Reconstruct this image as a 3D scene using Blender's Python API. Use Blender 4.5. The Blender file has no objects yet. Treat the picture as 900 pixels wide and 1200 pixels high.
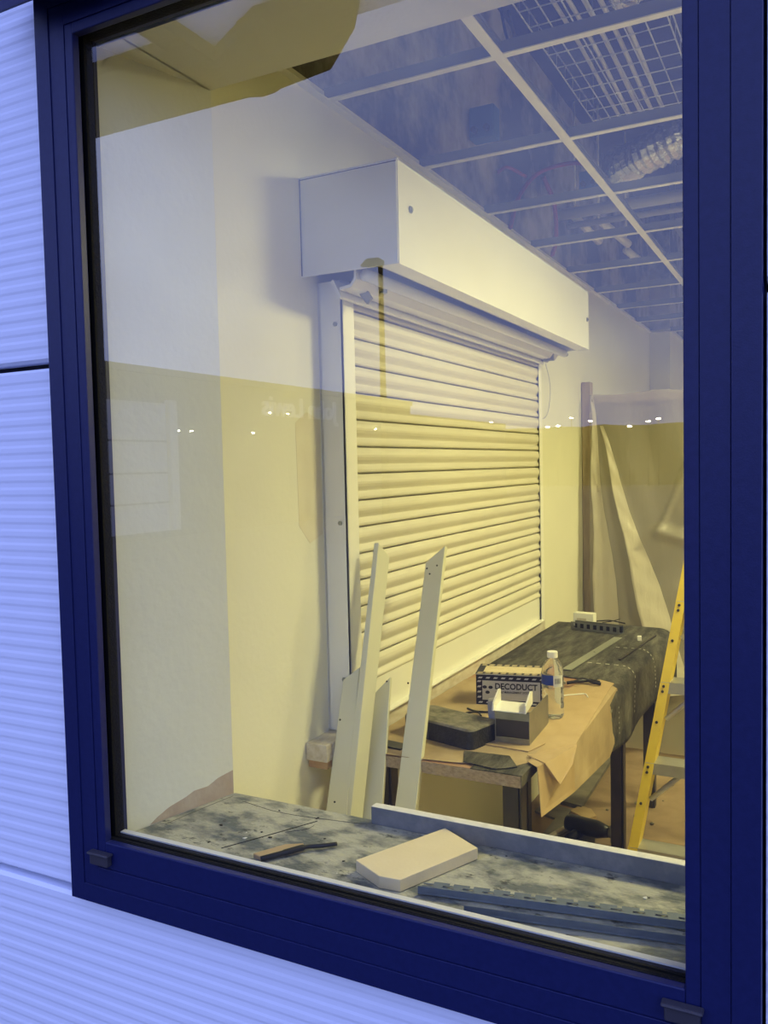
import bpy, bmesh, math, random
from mathutils import Vector, Matrix
random.seed(7)
C = bpy.context.scene
COL = C.collection
PI = math.pi

# ------------------------------------------------------------------ helpers
def link(o):
    COL.objects.link(o); return o
def tag(o, label=None, cat=None, group=None, kind=None):
    if label: o['label'] = label
    if cat: o['category'] = cat
    if group: o['group'] = group
    if kind: o['kind'] = kind
    return o
def thing(name, label=None, cat=None, loc=(0, 0, 0), rz=0, group=None, kind=None):
    o = link(bpy.data.objects.new(name, None)); o.location = loc; o.rotation_euler = (0, 0, rz)
    o.empty_display_size = .05
    return tag(o, label, cat, group, kind)
def obj(name, bm, m, parent=None, smooth=False, label=None, bevel=0, seg=2):
    bmesh.ops.recalc_face_normals(bm, faces=bm.faces[:])
    me = bpy.data.meshes.new(name); bm.to_mesh(me); bm.free()
    for mm in (m if isinstance(m, (list, tuple)) else [m]): me.materials.append(mm)
    if smooth:
        for p in me.polygons: p.use_smooth = True
    o = link(bpy.data.objects.new(name, me))
    if parent: o.parent = parent
    if label: o['label'] = label
    if bevel:
        b = o.modifiers.new('bevel', 'BEVEL'); b.width = bevel; b.segments = seg; b.limit_method = 'ANGLE'
    return o
def NB(): return bmesh.new()
def box(bm, x0, x1, y0, y1, z0, z1, mi=0):
    v = [bm.verts.new((x, y, z)) for z in (z0, z1) for y in (y0, y1) for x in (x0, x1)]
    for f in ((0, 1, 3, 2), (4, 6, 7, 5), (0, 4, 5, 1), (2, 3, 7, 6), (0, 2, 6, 4), (1, 5, 7, 3)):
        bm.faces.new([v[i] for i in f]).material_index = mi
    return v
def bx(*a):
    bm = NB(); box(bm, *a); return bm
def prism(bm, pts, off):
    """pts: 3D polygon, off: extrusion vector"""
    off = Vector(off); a = [bm.verts.new(p) for p in pts]; b = [bm.verts.new(Vector(p) + off) for p in pts]
    n = len(pts); bm.faces.new(a); bm.faces.new(b[::-1])
    for i in range(n): bm.faces.new((a[i], a[(i + 1) % n], b[(i + 1) % n], b[i]))
    return a + b
def tube(bm, pts, r, seg=10, cap=True):
    pts = [Vector(p) for p in pts]; rings = []; up = Vector((0, 0, 1))
    rr = r if isinstance(r, (list, tuple)) else [r] * len(pts)
    prev = None
    for i, p in enumerate(pts):
        t = (pts[min(i + 1, len(pts) - 1)] - pts[max(i - 1, 0)]).normalized()
        if prev is None:
            a = up if abs(t.z) < .9 else Vector((1, 0, 0)); u = t.cross(a).normalized()
        else:
            u = (prev - t * prev.dot(t)).normalized()
        prev = u; w = t.cross(u)
        rings.append([bm.verts.new(p + (u * math.cos(k * 2 * PI / seg) + w * math.sin(k * 2 * PI / seg)) * rr[i]) for k in range(seg)])
    for a, b in zip(rings, rings[1:]):
        for k in range(seg): bm.faces.new((a[k], a[(k + 1) % seg], b[(k + 1) % seg], b[k]))
    if cap: bm.faces.new(rings[0][::-1]); bm.faces.new(rings[-1])
def lathe(bm, prof, seg=28, c=(0, 0, 0)):
    rings = []
    for r, z in prof:
        if r < 1e-6: rings.append([bm.verts.new((c[0], c[1], c[2] + z))])
        else: rings.append([bm.verts.new((c[0] + r * math.cos(k * 2 * PI / seg), c[1] + r * math.sin(k * 2 * PI / seg), c[2] + z)) for k in range(seg)])
    for a, b in zip(rings, rings[1:]):
        if len(a) == 1 and len(b) == 1: continue
        for k in range(seg):
            k2 = (k + 1) % seg
            if len(a) == 1: bm.faces.new((a[0], b[k2], b[k]))
            elif len(b) == 1: bm.faces.new((a[k], a[k2], b[0]))
            else: bm.faces.new((a[k], a[k2], b[k2], b[k]))
def spline(pts, n=8):
    """Catmull-Rom through pts"""
    P = [Vector(p) for p in pts]; P = [P[0] * 2 - P[1]] + P + [P[-1] * 2 - P[-2]]; out = []
    for i in range(1, len(P) - 2):
        for k in range(n):
            t = k / n; a, b, c, d = P[i - 1:i + 3]
            out.append(.5 * ((2 * b) + (c - a) * t + (2 * a - 5 * b + 4 * c - d) * t * t + (3 * b - a - 3 * c + d) * t ** 3))
    out.append(P[-2]); return out
def text_bm(s, size, M, extrude=.0004, bold=0.0, sx=1.0):
    cu = bpy.data.curves.new('t', 'FONT'); cu.body = s; cu.size = size; cu.extrude = extrude; cu.offset = bold
    cu.align_x = 'LEFT'; cu.resolution_u = 3
    o = bpy.data.objects.new('t', cu); COL.objects.link(o)
    dg = bpy.context.evaluated_depsgraph_get(); dg.update()
    me = bpy.data.meshes.new_from_object(o.evaluated_get(dg))
    bm = NB(); bm.from_mesh(me); bmesh.ops.transform(bm, matrix=M @ Matrix.Diagonal((sx, 1, 1, 1)), verts=bm.verts[:])
    bpy.data.objects.remove(o); bpy.data.curves.remove(cu); bpy.data.meshes.remove(me)
    return bm
def copy_tree(o, parent=None):
    c = o.copy(); link(c)
    if parent: c.parent = parent
    for ch in [x for x in COL.objects if x.parent == o]: copy_tree(ch, c)
    return c

# ------------------------------------------------------------------ materials
def mat(name, col, rough=.5, metal=0., col2=None, scale=8., bump=0., bscale=60., stretch=(1, 1, 1), lo=.35, hi=.65, spec=.5, **kw):
    m = bpy.data.materials.new(name); m.use_nodes = True; nt = m.node_tree; b = nt.nodes['Principled BSDF']
    b.inputs['Base Color'].default_value = (*col, 1); b.inputs['Roughness'].default_value = rough
    b.inputs['Metallic'].default_value = metal; b.inputs['Specular IOR Level'].default_value = spec
    for k, v in kw.items(): b.inputs[k.replace('_', ' ')].default_value = v
    tc = nt.nodes.new('ShaderNodeTexCoord'); mp = nt.nodes.new('ShaderNodeMapping'); mp.inputs['Scale'].default_value = stretch
    nt.links.new(tc.outputs['Object'], mp.inputs['Vector'])
    if col2:
        n = nt.nodes.new('ShaderNodeTexNoise'); n.inputs['Scale'].default_value = scale; n.inputs['Detail'].default_value = 8
        n.inputs['Roughness'].default_value = .62
        nt.links.new(mp.outputs[0], n.inputs['Vector'])
        r = nt.nodes.new('ShaderNodeValToRGB'); r.color_ramp.elements[0].position = lo; r.color_ramp.elements[1].position = hi
        r.color_ramp.elements[0].color = (*col, 1); r.color_ramp.elements[1].color = (*col2, 1)
        nt.links.new(n.outputs[0], r.inputs[0]); nt.links.new(r.outputs[0], b.inputs['Base Color'])
    if bump:
        n2 = nt.nodes.new('ShaderNodeTexNoise'); n2.inputs['Scale'].default_value = bscale; n2.inputs['Detail'].default_value = 5
        nt.links.new(mp.outputs[0], n2.inputs['Vector'])
        bp = nt.nodes.new('ShaderNodeBump'); bp.inputs['Strength'].default_value = bump; bp.inputs['Distance'].default_value = .01
        nt.links.new(n2.outputs[0], bp.inputs['Height']); nt.links.new(bp.outputs[0], b.inputs['Normal'])
    return m
M = {}
M['wall'] = mat('white_plaster', (.78, .77, .64), .75, col2=(.74, .73, .61), scale=3, bump=.08)
M['reveal'] = mat('reveal_plaster', (.74, .745, .62), .8, col2=(.70, .705, .59), scale=4, bump=.1)
M['bare'] = mat('bare_plaster_patch', (.42, .33, .25), .85, col2=(.5, .42, .32), scale=14, bump=.2)
M['cream'] = mat('cream_powder_coat', (.82, .81, .74), .38, col2=(.79, .78, .71), scale=5)
M['slat'] = mat('cream_slat', (.68, .65, .54), .42, col2=(.65, .62, .51), scale=6)
M['white_box'] = mat('white_box_metal', (.80, .80, .76), .4, col2=(.77, .77, .73), scale=3)
M['navy'] = mat('navy_powder_coat', (.0065, .011, .070), .42, col2=(.009, .014, .082), scale=90, bump=.05, bscale=500, spec=.35)
M['gasket'] = mat('black_gasket', (.003, .003, .0035), .75, spec=.2, bump=.3, bscale=220)
M['spacer'] = mat('silver_spacer', (.75, .76, .78), .4, .3)
M['cap'] = mat('dark_grey_plastic', (.035, .033, .045), .55)
M['clad'] = mat('lilac_cladding', (.80, .84, .98), .55, col2=(.82, .86, .99), scale=2.0, spec=.3)
M['claddk'] = mat('joint_black', (.02, .02, .03), .8)
M['sill'] = None
M['steel'] = mat('galvanised_steel', (.34, .35, .35), .33, .9, col2=(.27, .28, .28), scale=30)
M['bead'] = mat('perforated_bead_steel', (.11, .14, .18), .65, .1, col2=(.15, .18, .22), scale=30)
M['upstand'] = mat('upstand_shaded_front', (.15, .16, .17), .6, col2=(.25, .25, .25), scale=25, lo=.45, hi=.75, bump=.15)  # blue-grey cast of the window light put into the front colour
M['uptop'] = mat('upstand_lit_top', (.80, .78, .70), .6, col2=(.6, .58, .5), scale=40, lo=.5, hi=.8)  # room light on the upstand top put into its colour; pale crumbs share it
M['plank'] = mat('white_trim_plastic', (.68, .67, .50), .4, col2=(.65, .64, .48), scale=5)
M['foam'] = mat('pale_board', (.78, .66, .40), .8, col2=(.81, .69, .43), scale=20, bump=.1, bscale=150)
M['kraft'] = mat('kraft_card', (.46, .33, .17), .8, col2=(.52, .38, .21), scale=10, bump=.1, bscale=40)
M['kraft2'] = mat('kraft_card_worn', (.34, .25, .14), .85, col2=(.48, .37, .22), scale=6)
M['felt'] = mat('black_felt', (.030, .029, .025), .75, col2=(.15, .14, .11), scale=7, bump=.5, bscale=40, stretch=(4, .8, 1), lo=.4, hi=.70)
M['paver'] = mat('black_rubber', (.012, .013, .018), .5, col2=(.03, .03, .035), scale=30, bump=.3, bscale=120)
M['paver_top'] = mat('dusty_rubber_top', (.10, .095, .075), .9, col2=(.27, .25, .19), scale=18, bump=.4, bscale=90)
M['chip'] = mat('chipboard', (.30, .22, .13), .85, col2=(.46, .36, .23), scale=90, bump=.3, bscale=200, stretch=(1, 1, 2))
M['bench'] = mat('stained_bench_top', (.33, .17, .10), .7, col2=(.42, .27, .16), scale=8)
M['leg'] = mat('dark_steel_leg', (.05, .045, .04), .45, .4, col2=(.07, .06, .05), scale=12)
M['floor'] = mat('dusty_brown_floor', (.24, .165, .095), .85, col2=(.36, .26, .16), scale=3.5, bump=.1)
M['dkboard'] = mat('grey_board', (.16, .15, .12), .8, col2=(.24, .22, .18), scale=14)
M['black'] = mat('black_plastic', (.012, .012, .013), .4)
M['yellow'] = mat('yellow_fibreglass', (.74, .56, .04), .45, col2=(.68, .50, .04), scale=12)
M['alu'] = mat('aluminium', (.48, .48, .47), .42, .7, col2=(.42, .42, .41), scale=20)
M['screw'] = mat('zinc_screw', (.30, .32, .33), .35, .8)
M['white'] = mat('white_plastic', (.82, .81, .76), .4)
M['ink'] = mat('black_ink', (.012, .012, .03), .6)
M['boxcard'] = mat('printed_card', (.52, .50, .48), .7, col2=(.58, .56, .52), scale=25)
M['carddust'] = mat('dusty_card_top', (.62, .52, .34), .85, col2=(.70, .60, .42), scale=30)
M['timber'] = mat('painted_timber', (.62, .58, .50), .7, col2=(.48, .42, .33), scale=18, stretch=(3, 1, 3))
M['rawwood'] = mat('raw_wood', (.34, .20, .10), .8, col2=(.42, .28, .16), scale=20)
M['tee'] = mat('white_grid_tee', (.80, .79, .74), .5)
M['tee_web'] = mat('grey_tee_web', (.20, .21, .25), .6)
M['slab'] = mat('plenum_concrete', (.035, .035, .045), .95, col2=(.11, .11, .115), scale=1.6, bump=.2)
M['foil'] = mat('crinkled_foil', (.62, .63, .65), .25, .95, bump=1., bscale=30)
M['wire'] = mat('tray_wire', (.62, .63, .66), .35, .8)
M['hose'] = mat('red_cable', (.22, .015, .03), .5)
M['blue'] = mat('blue_plastic', (.03, .10, .30), .5)
M['pipe'] = mat('lagged_pipe', (.52, .52, .54), .5, .2)
M['duct'] = mat('dark_duct', (.10, .10, .12), .5, .4, col2=(.16, .16, .18), scale=6)
M['cable'] = mat('grey_cable', (.50, .50, .52), .6)
M['asphalt'] = mat('asphalt', (.035, .035, .035), .9, col2=(.05, .05, .05), scale=3)
M['facade'] = mat('store_facade', (.030, .033, .045), .8, col2=(.036, .040, .052), scale=.3)
M['facade_light'] = mat('store_light_panel', (.50, .52, .58), .7)
M['letters'] = mat('sign_letters', (.62, .62, .66), .5)
M['canopy'] = mat('canopy_dark', (.012, .012, .016), .9, spec=0.)
M['canopy_light'] = mat('canopy_translucent', (.8, .8, .85), .9, spec=0.)
_nt = M['canopy_light'].node_tree; _tl = _nt.nodes.new('ShaderNodeBsdfTranslucent'); _tl.inputs[0].default_value = (.8, .8, .85, 1); _nt.links.new(_tl.outputs[0], _nt.nodes['Material Output'].inputs[0])
M['hedge'] = mat('dark_hedge', (.02, .03, .015), .9, spec=0., bump=.5, bscale=3)
def emit(name, col, s):
    m = bpy.data.materials.new(name); m.use_nodes = True; b = m.node_tree.nodes['Principled BSDF']
    b.inputs['Base Color'].default_value = (.8, .8, .8, 1); b.inputs['Emission Color'].default_value = (*col, 1); b.inputs['Emission Strength'].default_value = s
    return m
WARM = (1., .88, .39)
M['diffuser'] = emit('lamp_diffuser', WARM, 8.)
M['farlamp'] = emit('far_lamp', (1., .85, .55), 160.)

def sill_mat():
    m = mat('stained_sill', (.13, .145, .14), .7, col2=(.47, .46, .36), scale=11, bump=.5, bscale=60, stretch=(1, 1.6, 1), lo=.40, hi=.56)
    nt = m.node_tree; b = nt.nodes['Principled BSDF']; base = b.inputs['Base Color'].links[0].from_socket
    n = nt.nodes.new('ShaderNodeTexNoise'); n.inputs['Scale'].default_value = 24; n.inputs['Detail'].default_value = 9; n.inputs['Roughness'].default_value = .7
    mp = [x for x in nt.nodes if x.type == 'MAPPING'][0]; nt.links.new(mp.outputs[0], n.inputs['Vector'])
    r = nt.nodes.new('ShaderNodeValToRGB'); r.color_ramp.elements[0].position = .58; r.color_ramp.elements[1].position = .66
    nt.links.new(n.outputs[0], r.inputs[0])
    mx = nt.nodes.new('ShaderNodeMix'); mx.data_type = 'RGBA'; nt.links.new(r.outputs[0], mx.inputs[0]); nt.links.new(base, mx.inputs[6])
    mx.inputs[7].default_value = (.05, .055, .05, 1); nt.links.new(mx.outputs[2], b.inputs['Base Color'])
    return m
M['sill'] = sill_mat()

def glass_mat():
    m = bpy.data.materials.new('double_glazing'); m.use_nodes = True; nt = m.node_tree; nt.nodes.clear()
    out = nt.nodes.new('ShaderNodeOutputMaterial'); mix = nt.nodes.new('ShaderNodeMixShader')
    tr = nt.nodes.new('ShaderNodeBsdfTransparent'); tr.inputs[0].default_value = (.93, .96, .93, 1)
    gl = nt.nodes.new('ShaderNodeBsdfGlossy'); gl.inputs['Roughness'].default_value = 0.0; gl.inputs['Color'].default_value = (1, 1, 1, 1)
    geo = nt.nodes.new('ShaderNodeNewGeometry'); dot = nt.nodes.new('ShaderNodeVectorMath'); dot.operation = 'DOT_PRODUCT'
    nt.links.new(geo.outputs['Normal'], dot.inputs[0]); nt.links.new(geo.outputs['Incoming'], dot.inputs[1])
    ab = nt.nodes.new('ShaderNodeMath'); ab.operation = 'ABSOLUTE'; nt.links.new(dot.outputs['Value'], ab.inputs[0])
    om = nt.nodes.new('ShaderNodeMath'); om.operation = 'SUBTRACT'; om.inputs[0].default_value = 1; nt.links.new(ab.outputs[0], om.inputs[1])
    pw = nt.nodes.new('ShaderNodeMath'); pw.operation = 'POWER'; pw.inputs[1].default_value = 5; nt.links.new(om.outputs[0], pw.inputs[0])
    ma = nt.nodes.new('ShaderNodeMath'); ma.operation = 'MULTIPLY_ADD'; ma.inputs[1].default_value = .885; ma.inputs[2].default_value = .115
    nt.links.new(pw.outputs[0], ma.inputs[0]); nt.links.new(ma.outputs[0], mix.inputs[0])
    nt.links.new(tr.outputs[0], mix.inputs[1]); nt.links.new(gl.outputs[0], mix.inputs[2]); nt.links.new(mix.outputs[0], out.inputs[0])
    m2 = bpy.data.materials.new('glass_inner_face'); m2.use_nodes = True; nt = m2.node_tree; nt.nodes.clear()
    out = nt.nodes.new('ShaderNodeOutputMaterial'); tr = nt.nodes.new('ShaderNodeBsdfTransparent'); nt.links.new(tr.outputs[0], out.inputs[0])
    return m, m2
M['glass'], M['glass_in'] = glass_mat()

def poly_mat(nm, transp):
    m = bpy.data.materials.new(nm); m.use_nodes = True; nt = m.node_tree; b = nt.nodes['Principled BSDF']
    b.inputs['Base Color'].default_value = (.70, .66, .56, 1); b.inputs['Roughness'].default_value = .25
    tr = nt.nodes.new('ShaderNodeBsdfTransparent'); tl = nt.nodes.new('ShaderNodeBsdfTranslucent'); tl.inputs[0].default_value = (.7, .64, .5, 1)
    m1 = nt.nodes.new('ShaderNodeMixShader'); m1.inputs[0].default_value = .25; m2 = nt.nodes.new('ShaderNodeMixShader'); m2.inputs[0].default_value = transp
    out = nt.nodes['Material Output']
    tc = nt.nodes.new('ShaderNodeTexCoord'); n = nt.nodes.new('ShaderNodeTexNoise'); n.inputs['Scale'].default_value = 7; n.inputs['Detail'].default_value = 6
    mp = nt.nodes.new('ShaderNodeMapping'); mp.inputs['Rotation'].default_value = (0, .5, 0); mp.inputs['Scale'].default_value = (2.2, 1, .7)
    nt.links.new(tc.outputs['Object'], mp.inputs[0]); nt.links.new(mp.outputs[0], n.inputs['Vector'])
    bp = nt.nodes.new('ShaderNodeBump'); bp.inputs['Strength'].default_value = .5; bp.inputs['Distance'].default_value = .03
    nt.links.new(n.outputs[0], bp.inputs['Height']); nt.links.new(bp.outputs[0], b.inputs['Normal'])
    nt.links.new(b.outputs[0], m1.inputs[1]); nt.links.new(tl.outputs[0], m1.inputs[2])
    nt.links.new(m1.outputs[0], m2.inputs[1]); nt.links.new(tr.outputs[0], m2.inputs[2]); nt.links.new(m2.outputs[0], out.inputs[0])
    return m
M['poly'] = poly_mat('polythene', .50); M['poly2'] = poly_mat('polythene_gathered', .06)
M['bottle'] = mat('clear_plastic', (.92, .93, .90), .12, Transmission_Weight=.92, IOR=1.25)
M['label_blue'] = mat('blue_label', (.02, .05, .30), .5)
M['label_white'] = mat('white_label', (.7, .7, .66), .5)

# ------------------------------------------------------------------ dimensions
FX0, FX1 = -1.262, -.066      # window outer frame
FZ0, FZ1 = .80, 2.46
GX0, GX1 = -1.187, -.150      # glass
GZ0, GZ1 = .907, 2.386
FY, GY = 1.10, 1.125
WX = -1.22                    # shutter wall
YI = 1.45                     # inner face of front wall
CZ = 2.60                     # ceiling grid
SZ = .892                     # sill top
TZ = .826                     # bench top
XR, YB = 3.4, 10.5

# ------------------------------------------------------------------ room shell
bm = NB()
prism(bm, [(WX - .12, 1.20, SZ - .02), (-1.25, 1.20, SZ - .02), (-1.25, 1.1785, SZ - .02), (-1.216, 1.1785, SZ - .02), (-1.147, YI, SZ - .02), (WX - .12, YI, SZ - .02)], (0, 0, 2.398 - SZ + .02))
box(bm, WX - .12, -1.147, 1.20, YI, 0, SZ - .02); box(bm, WX - .12, -1.147, 1.20, YI, 2.398, 3.5); box(bm, -.11, XR + .12, 1.20, YI, 0, 3.5)
box(bm, -1.15, -.11, 1.20, YI, 0, SZ - .02); box(bm, -1.15, -.11, 1.20, YI, 2.398, 3.5)
wf = tag(obj('wall_front', bm, M['reveal']), kind='structure')
bm = NB(); box(bm, WX - .12, WX, YI, 6.9, 0, 2.62); box(bm, WX - .12, -1.07, 6.9, YB, 0, 2.62)
box(bm, WX - .12, WX, YI, 6.9, 2.62, 3.5, 1); box(bm, WX - .12, -1.07, 6.9, YB, 2.62, 3.5, 1)
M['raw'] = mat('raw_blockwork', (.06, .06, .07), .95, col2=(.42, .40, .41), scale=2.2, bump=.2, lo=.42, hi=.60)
tag(obj('wall_left', bm, [M['wall'], M['raw']]), kind='structure')
tag(obj('wall_right', bx(XR, XR + .12, YI, YB, 0, 3.5), M['wall']), kind='structure')
tag(obj('wall_back', bx(WX - .12, XR + .12, YB, YB + .12, 0, 3.5), M['wall']), kind='structure')
tag(obj('floor', bx(WX - .12, XR + .12, YI, YB + .12, -.1, 0), M['floor']), kind='structure')
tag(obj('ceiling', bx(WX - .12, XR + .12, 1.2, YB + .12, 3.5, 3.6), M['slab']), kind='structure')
pt_ = [(1.84, 1.30), (1.955, 1.36), (1.965, .95), (1.88, .90), (1.80, .96), (1.83, 1.12)]
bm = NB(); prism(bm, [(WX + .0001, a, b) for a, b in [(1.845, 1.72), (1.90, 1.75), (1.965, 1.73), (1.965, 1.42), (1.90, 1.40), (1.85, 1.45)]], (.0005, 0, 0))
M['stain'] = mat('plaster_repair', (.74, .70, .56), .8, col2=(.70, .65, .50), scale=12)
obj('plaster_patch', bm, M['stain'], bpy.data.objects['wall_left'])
# perimeter angle
bm = NB()
box(bm, WX, WX + .024, YI, 6.9, CZ - .002, CZ); box(bm, WX, WX + .002, YI, 6.9, CZ, CZ + .03)
box(bm, WX + .002, -1.068, 6.874, 6.898, CZ - .002, CZ)
box(bm, -1.07, -1.046, 6.874, YB, CZ - .002, CZ); box(bm, -1.07, -1.068, 6.9, YB, CZ, CZ + .03)
tag(obj('trim_1', bm, M['tee']), kind='structure')
# suspended grid
g = thing('ceiling_grid', kind='structure', loc=(0, 0, CZ))
for k in range(-1, 6):
    x = -.715 + .605 * (k + 1)
    if x > XR: break
    bm = bx(x - .014, x + .014, YI, YB, 0, .003); box(bm, x - .001, x + .001, YI, YB, .003, .042, 1); box(bm, x - .005, x + .005, YI, YB, .034, .042, 1)
    obj('main_tee', bm, [M['tee'], M['tee_web']], g)
y = 2.03 - .61
for k in range(16):
    yy = y + .612 * k
    if yy < YI + .03 or yy > YB: continue
    x0 = WX if yy < 6.9 else -1.07
    bm = bx(x0, XR, yy - .011, yy + .011, .0005, .0035); box(bm, x0, XR, yy - .001, yy + .001, .0035, .038, 1)
    obj('cross_tee', bm, [M['tee'], M['tee_web']], g)

# ------------------------------------------------------------------ window
w = thing('window_1', kind='structure', loc=(0, 0, 0))
def ring(bm, x0, x1, z0, z1, wd, y0, y1, wb=None):
    wb = wb or wd
    box(bm, x0, x0 + wd, y0, y1, z0, z1); box(bm, x1 - wd, x1, y0, y1, z0, z1)
    box(bm, x0 + wd, x1 - wd, y0, y1, z0, z0 + wb); box(bm, x0 + wd, x1 - wd, y0, y1, z1 - wd, z1)
bm = NB(); ring(bm, FX0, FX1, FZ0, FZ1, .034, FY - .001, 1.2)
obj('outer_frame', bm, M['navy'], w, bevel=.0007)
bm = NB(); ring(bm, FX0 + .0346, FX1 - .0346, FZ0 + .0346, FZ1 - .0346, .0355, FY + .001, 1.178)
obj('sash_frame', bm, M['navy'], w, bevel=.0007)
bm = NB(); ring(bm, FX0 + .0704, FX1 - .0704, FZ0 + .0704, FZ1 - .0704, .0190, FY + .002, 1.118, .0500)
obj('glazing_bead', bm, M['navy'], w, bevel=.002)
bm = NB()
ring(bm, GX0 - .002, -.148, .905, 2.388, .0045, 1.1185, 1.1252, .0170)
ring(bm, GX0 - .002, -.148, .905, 2.388, .0025, 1.1150, 1.1185, .0165)
obj('gasket', bm, M['gasket'], w, bevel=.001)
bm = NB()
for x0, x1, z0, z1 in ((GX0, -1.172, .905, 2.384), (-.156, GX1, .905, 2.384), (-1.172, -.156, .905, .9235), (-1.172, -.156, 2.377, 2.384)): box(bm, x0, x1, 1.1275, 1.1398, z0, z1)
for x0, x1, z0, z1 in ((GX0, -1.1740, .905, 2.384), (-.1565, GX1, .905, 2.384), (-1.1740, -.1565, 2.3775, 2.384)): box(bm, x0, x1, 1.140, 1.1515, z0, z1)
obj('edge_seal', bm, M['gasket'], w)
bm = bx(-1.1720, -.1560, 1.140, 1.1515, .9215, .9258)
obj('glass_spacer', bm, M['spacer'], w)
bm = bx(GX0 + .001, GX1 - .001, GY + .0005, GY + .0275, GZ0 - .001, GZ1 + .001)
bm.faces.ensure_lookup_table()
for f in bm.faces: f.material_index = 0 if (f.calc_center_median().y < GY + .001) else 1
obj('glass_pane', bm, [M['glass'], M['glass_in']], w)
for cx in (-1.178, -.158):
    bm = NB(); box(bm, cx - .022, cx + .022, FY - .012, FY + .001, .880, .903); box(bm, cx - .026, cx + .026, FY - .0155, FY + .001, .899, .904)
    obj('drain_cap', bm, M['cap'], w, bevel=.003, label='dark grey plastic drain cap')
bm = NB(); prism(bm, [(-1.30, 1.098, 2.470), (-1.30, 1.045, 2.452), (-1.30, 1.045, 2.437), (-1.30, 1.098, 2.455)], (1.36, 0, 0))
box(bm, -1.285, .06, 1.040, 1.045, 2.408, 2.460)
obj('head_flashing', bm, M['navy'], w)
# sill board (inside)
bm = NB(); prism(bm, [(-1.15, 1.181, SZ - .02), (-.11, 1.181, SZ - .02), (-.11, YI + .004, SZ - .02), (-1.146, YI + .004, SZ - .02), (-1.213, 1.1815, SZ - .02)], (0, 0, .02))
sb = obj('sill_board', bm, M['sill'], w, bevel=.002)
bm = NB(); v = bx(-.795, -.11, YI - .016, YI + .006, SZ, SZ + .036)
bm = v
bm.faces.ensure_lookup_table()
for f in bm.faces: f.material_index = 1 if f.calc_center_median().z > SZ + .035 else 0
obj('sill_upstand', bm, [M['upstand'], M['uptop']], w, bevel=.002, label='upstand with blue-grey window light painted on its front, lit tone on its chipped top edge')
# bare plaster band at foot of the reveal
def jx(y): return -1.216 + (y - 1.1785) * .069 / .2715 + .0002
bm = NB(); prism(bm, [(jx(y), y, SZ + z) for y, z in ((1.245, 0), (YI - .001, 0), (YI - .001, .052), (1.41, .046), (1.385, .036), (1.35, .037), (1.33, .030), (1.29, .022), (1.262, .010))], (.0006, 0, 0))
obj('bare_plaster', bm, M['bare'], w)

# ------------------------------------------------------------------ cladding
cl = thing('wall_exterior', kind='structure')
def ribbed(x0, x1, z0, z1, y=1.125):
    bm = NB(); per = .027; n = int((z1 - z0 - .02) / per); prof = [(y + .03, z0), (y + .006, z0), (y, z0 + .006)]
    zz = z0 + .012
    for k in range(n):
        prof += [(y, zz), (y + .0010, zz + .005), (y + .0010, zz + per * .5), (y, zz + per * .5 + .005)]
        zz += per
    prof += [(y, z1 - .006), (y + .006, z1), (y + .03, z1)]
    a = [bm.verts.new((x0, p, z)) for p, z in prof]; b = [bm.verts.new((x1, p, z)) for p, z in prof]
    for i in range(len(prof) - 1): bm.faces.new((a[i], b[i], b[i + 1], a[i + 1]))
    return bm
for (x0, x1, z0, z1) in ((-3.2, FX0 - .004, .803, 1.800), (-3.2, FX0 - .004, 1.812, 2.82), (FX1 + .004, 3.0, .803, 1.800), (FX1 + .004, 3.0, 1.812, 2.82),
                         (-3.2, 3.0, -.2, .793), (FX0 - .004, FX1 + .004, 2.47, 2.82), (-3.2, 3.0, 2.83, 4.4)):
    obj('cladding_panel', ribbed(x0, x1, z0, z1, 1.125 if z1 > .8 else 1.118), M['clad'], cl)
bm = NB()
box(bm, -3.2, FX0, 1.16, 1.198, -.2, 4.5); box(bm, FX1, 3., 1.16, 1.198, -.2, 4.5); box(bm, FX0, FX1, 1.16, 1.198, -.2, FZ0); box(bm, FX0, FX1, 1.16, 1.198, FZ1, 4.5)
obj('backing_board', bm, M['claddk'], cl)
tag(obj('ground', bx(-90, 60, -90, 1.1, -.25, -.2), M['asphalt']), kind='structure')

# ------------------------------------------------------------------ roller shutter
s = thing('roller_shutter', 'cream metal roller shutter lowered over the counter opening, white housing above it', 'shutter', (WX, 1.9, 0))
def L(p): return (p[0] - WX, p[1] - 1.9, p[2])
def lb(x0, x1, y0, y1, z0, z1): return bx(x0 - WX, x1 - WX, y0 - 1.9, y1 - 1.9, z0, z1)
SX = -1.165      # slat plane
Y0, Y1 = 2.03, 3.735
# slat curtain: one curved slat profile each
def slat_bm(zb, h=.075):
    prof = [(-.012, 0), (.008, .0002), (.0115, .004), (.0120, .009), (.0095, .014), (.0045, .021), (.0035, .024), (.0055, .028), (.0110, .036), (.0145, .044), (.0150, .050), (.0135, .058), (.0100, .065), (.0060, .0705), (-.012, .0706), (-.012, .075)]
    bm = NB(); a = []; b = []
    for x, z in prof:
        a.append(bm.verts.new((SX + x - WX, Y0 - .015 - 1.9, zb + z * h / .075))); b.append(bm.verts.new((SX + x - WX, Y1 + .015 - 1.9, zb + z * h / .075)))
    for i in range(len(prof) - 1): bm.faces.new((a[i], b[i], b[i + 1], a[i + 1]))
    return bm
z = .985
while z < 2.08:
    obj('slat', slat_bm(z), M['slat'], s, smooth=False); z += .075
bm = lb(SX - .006, SX + .006, Y0 - .01, Y1 + .01, .876, .984)
for v in [0]: box(bm, SX + .006 - WX, SX + .030 - WX, Y0 - .005 - 1.9, Y1 + .005 - 1.9, .876, .882)
obj('bottom_rail', bm, M['cream'], s, bevel=.002)
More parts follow.
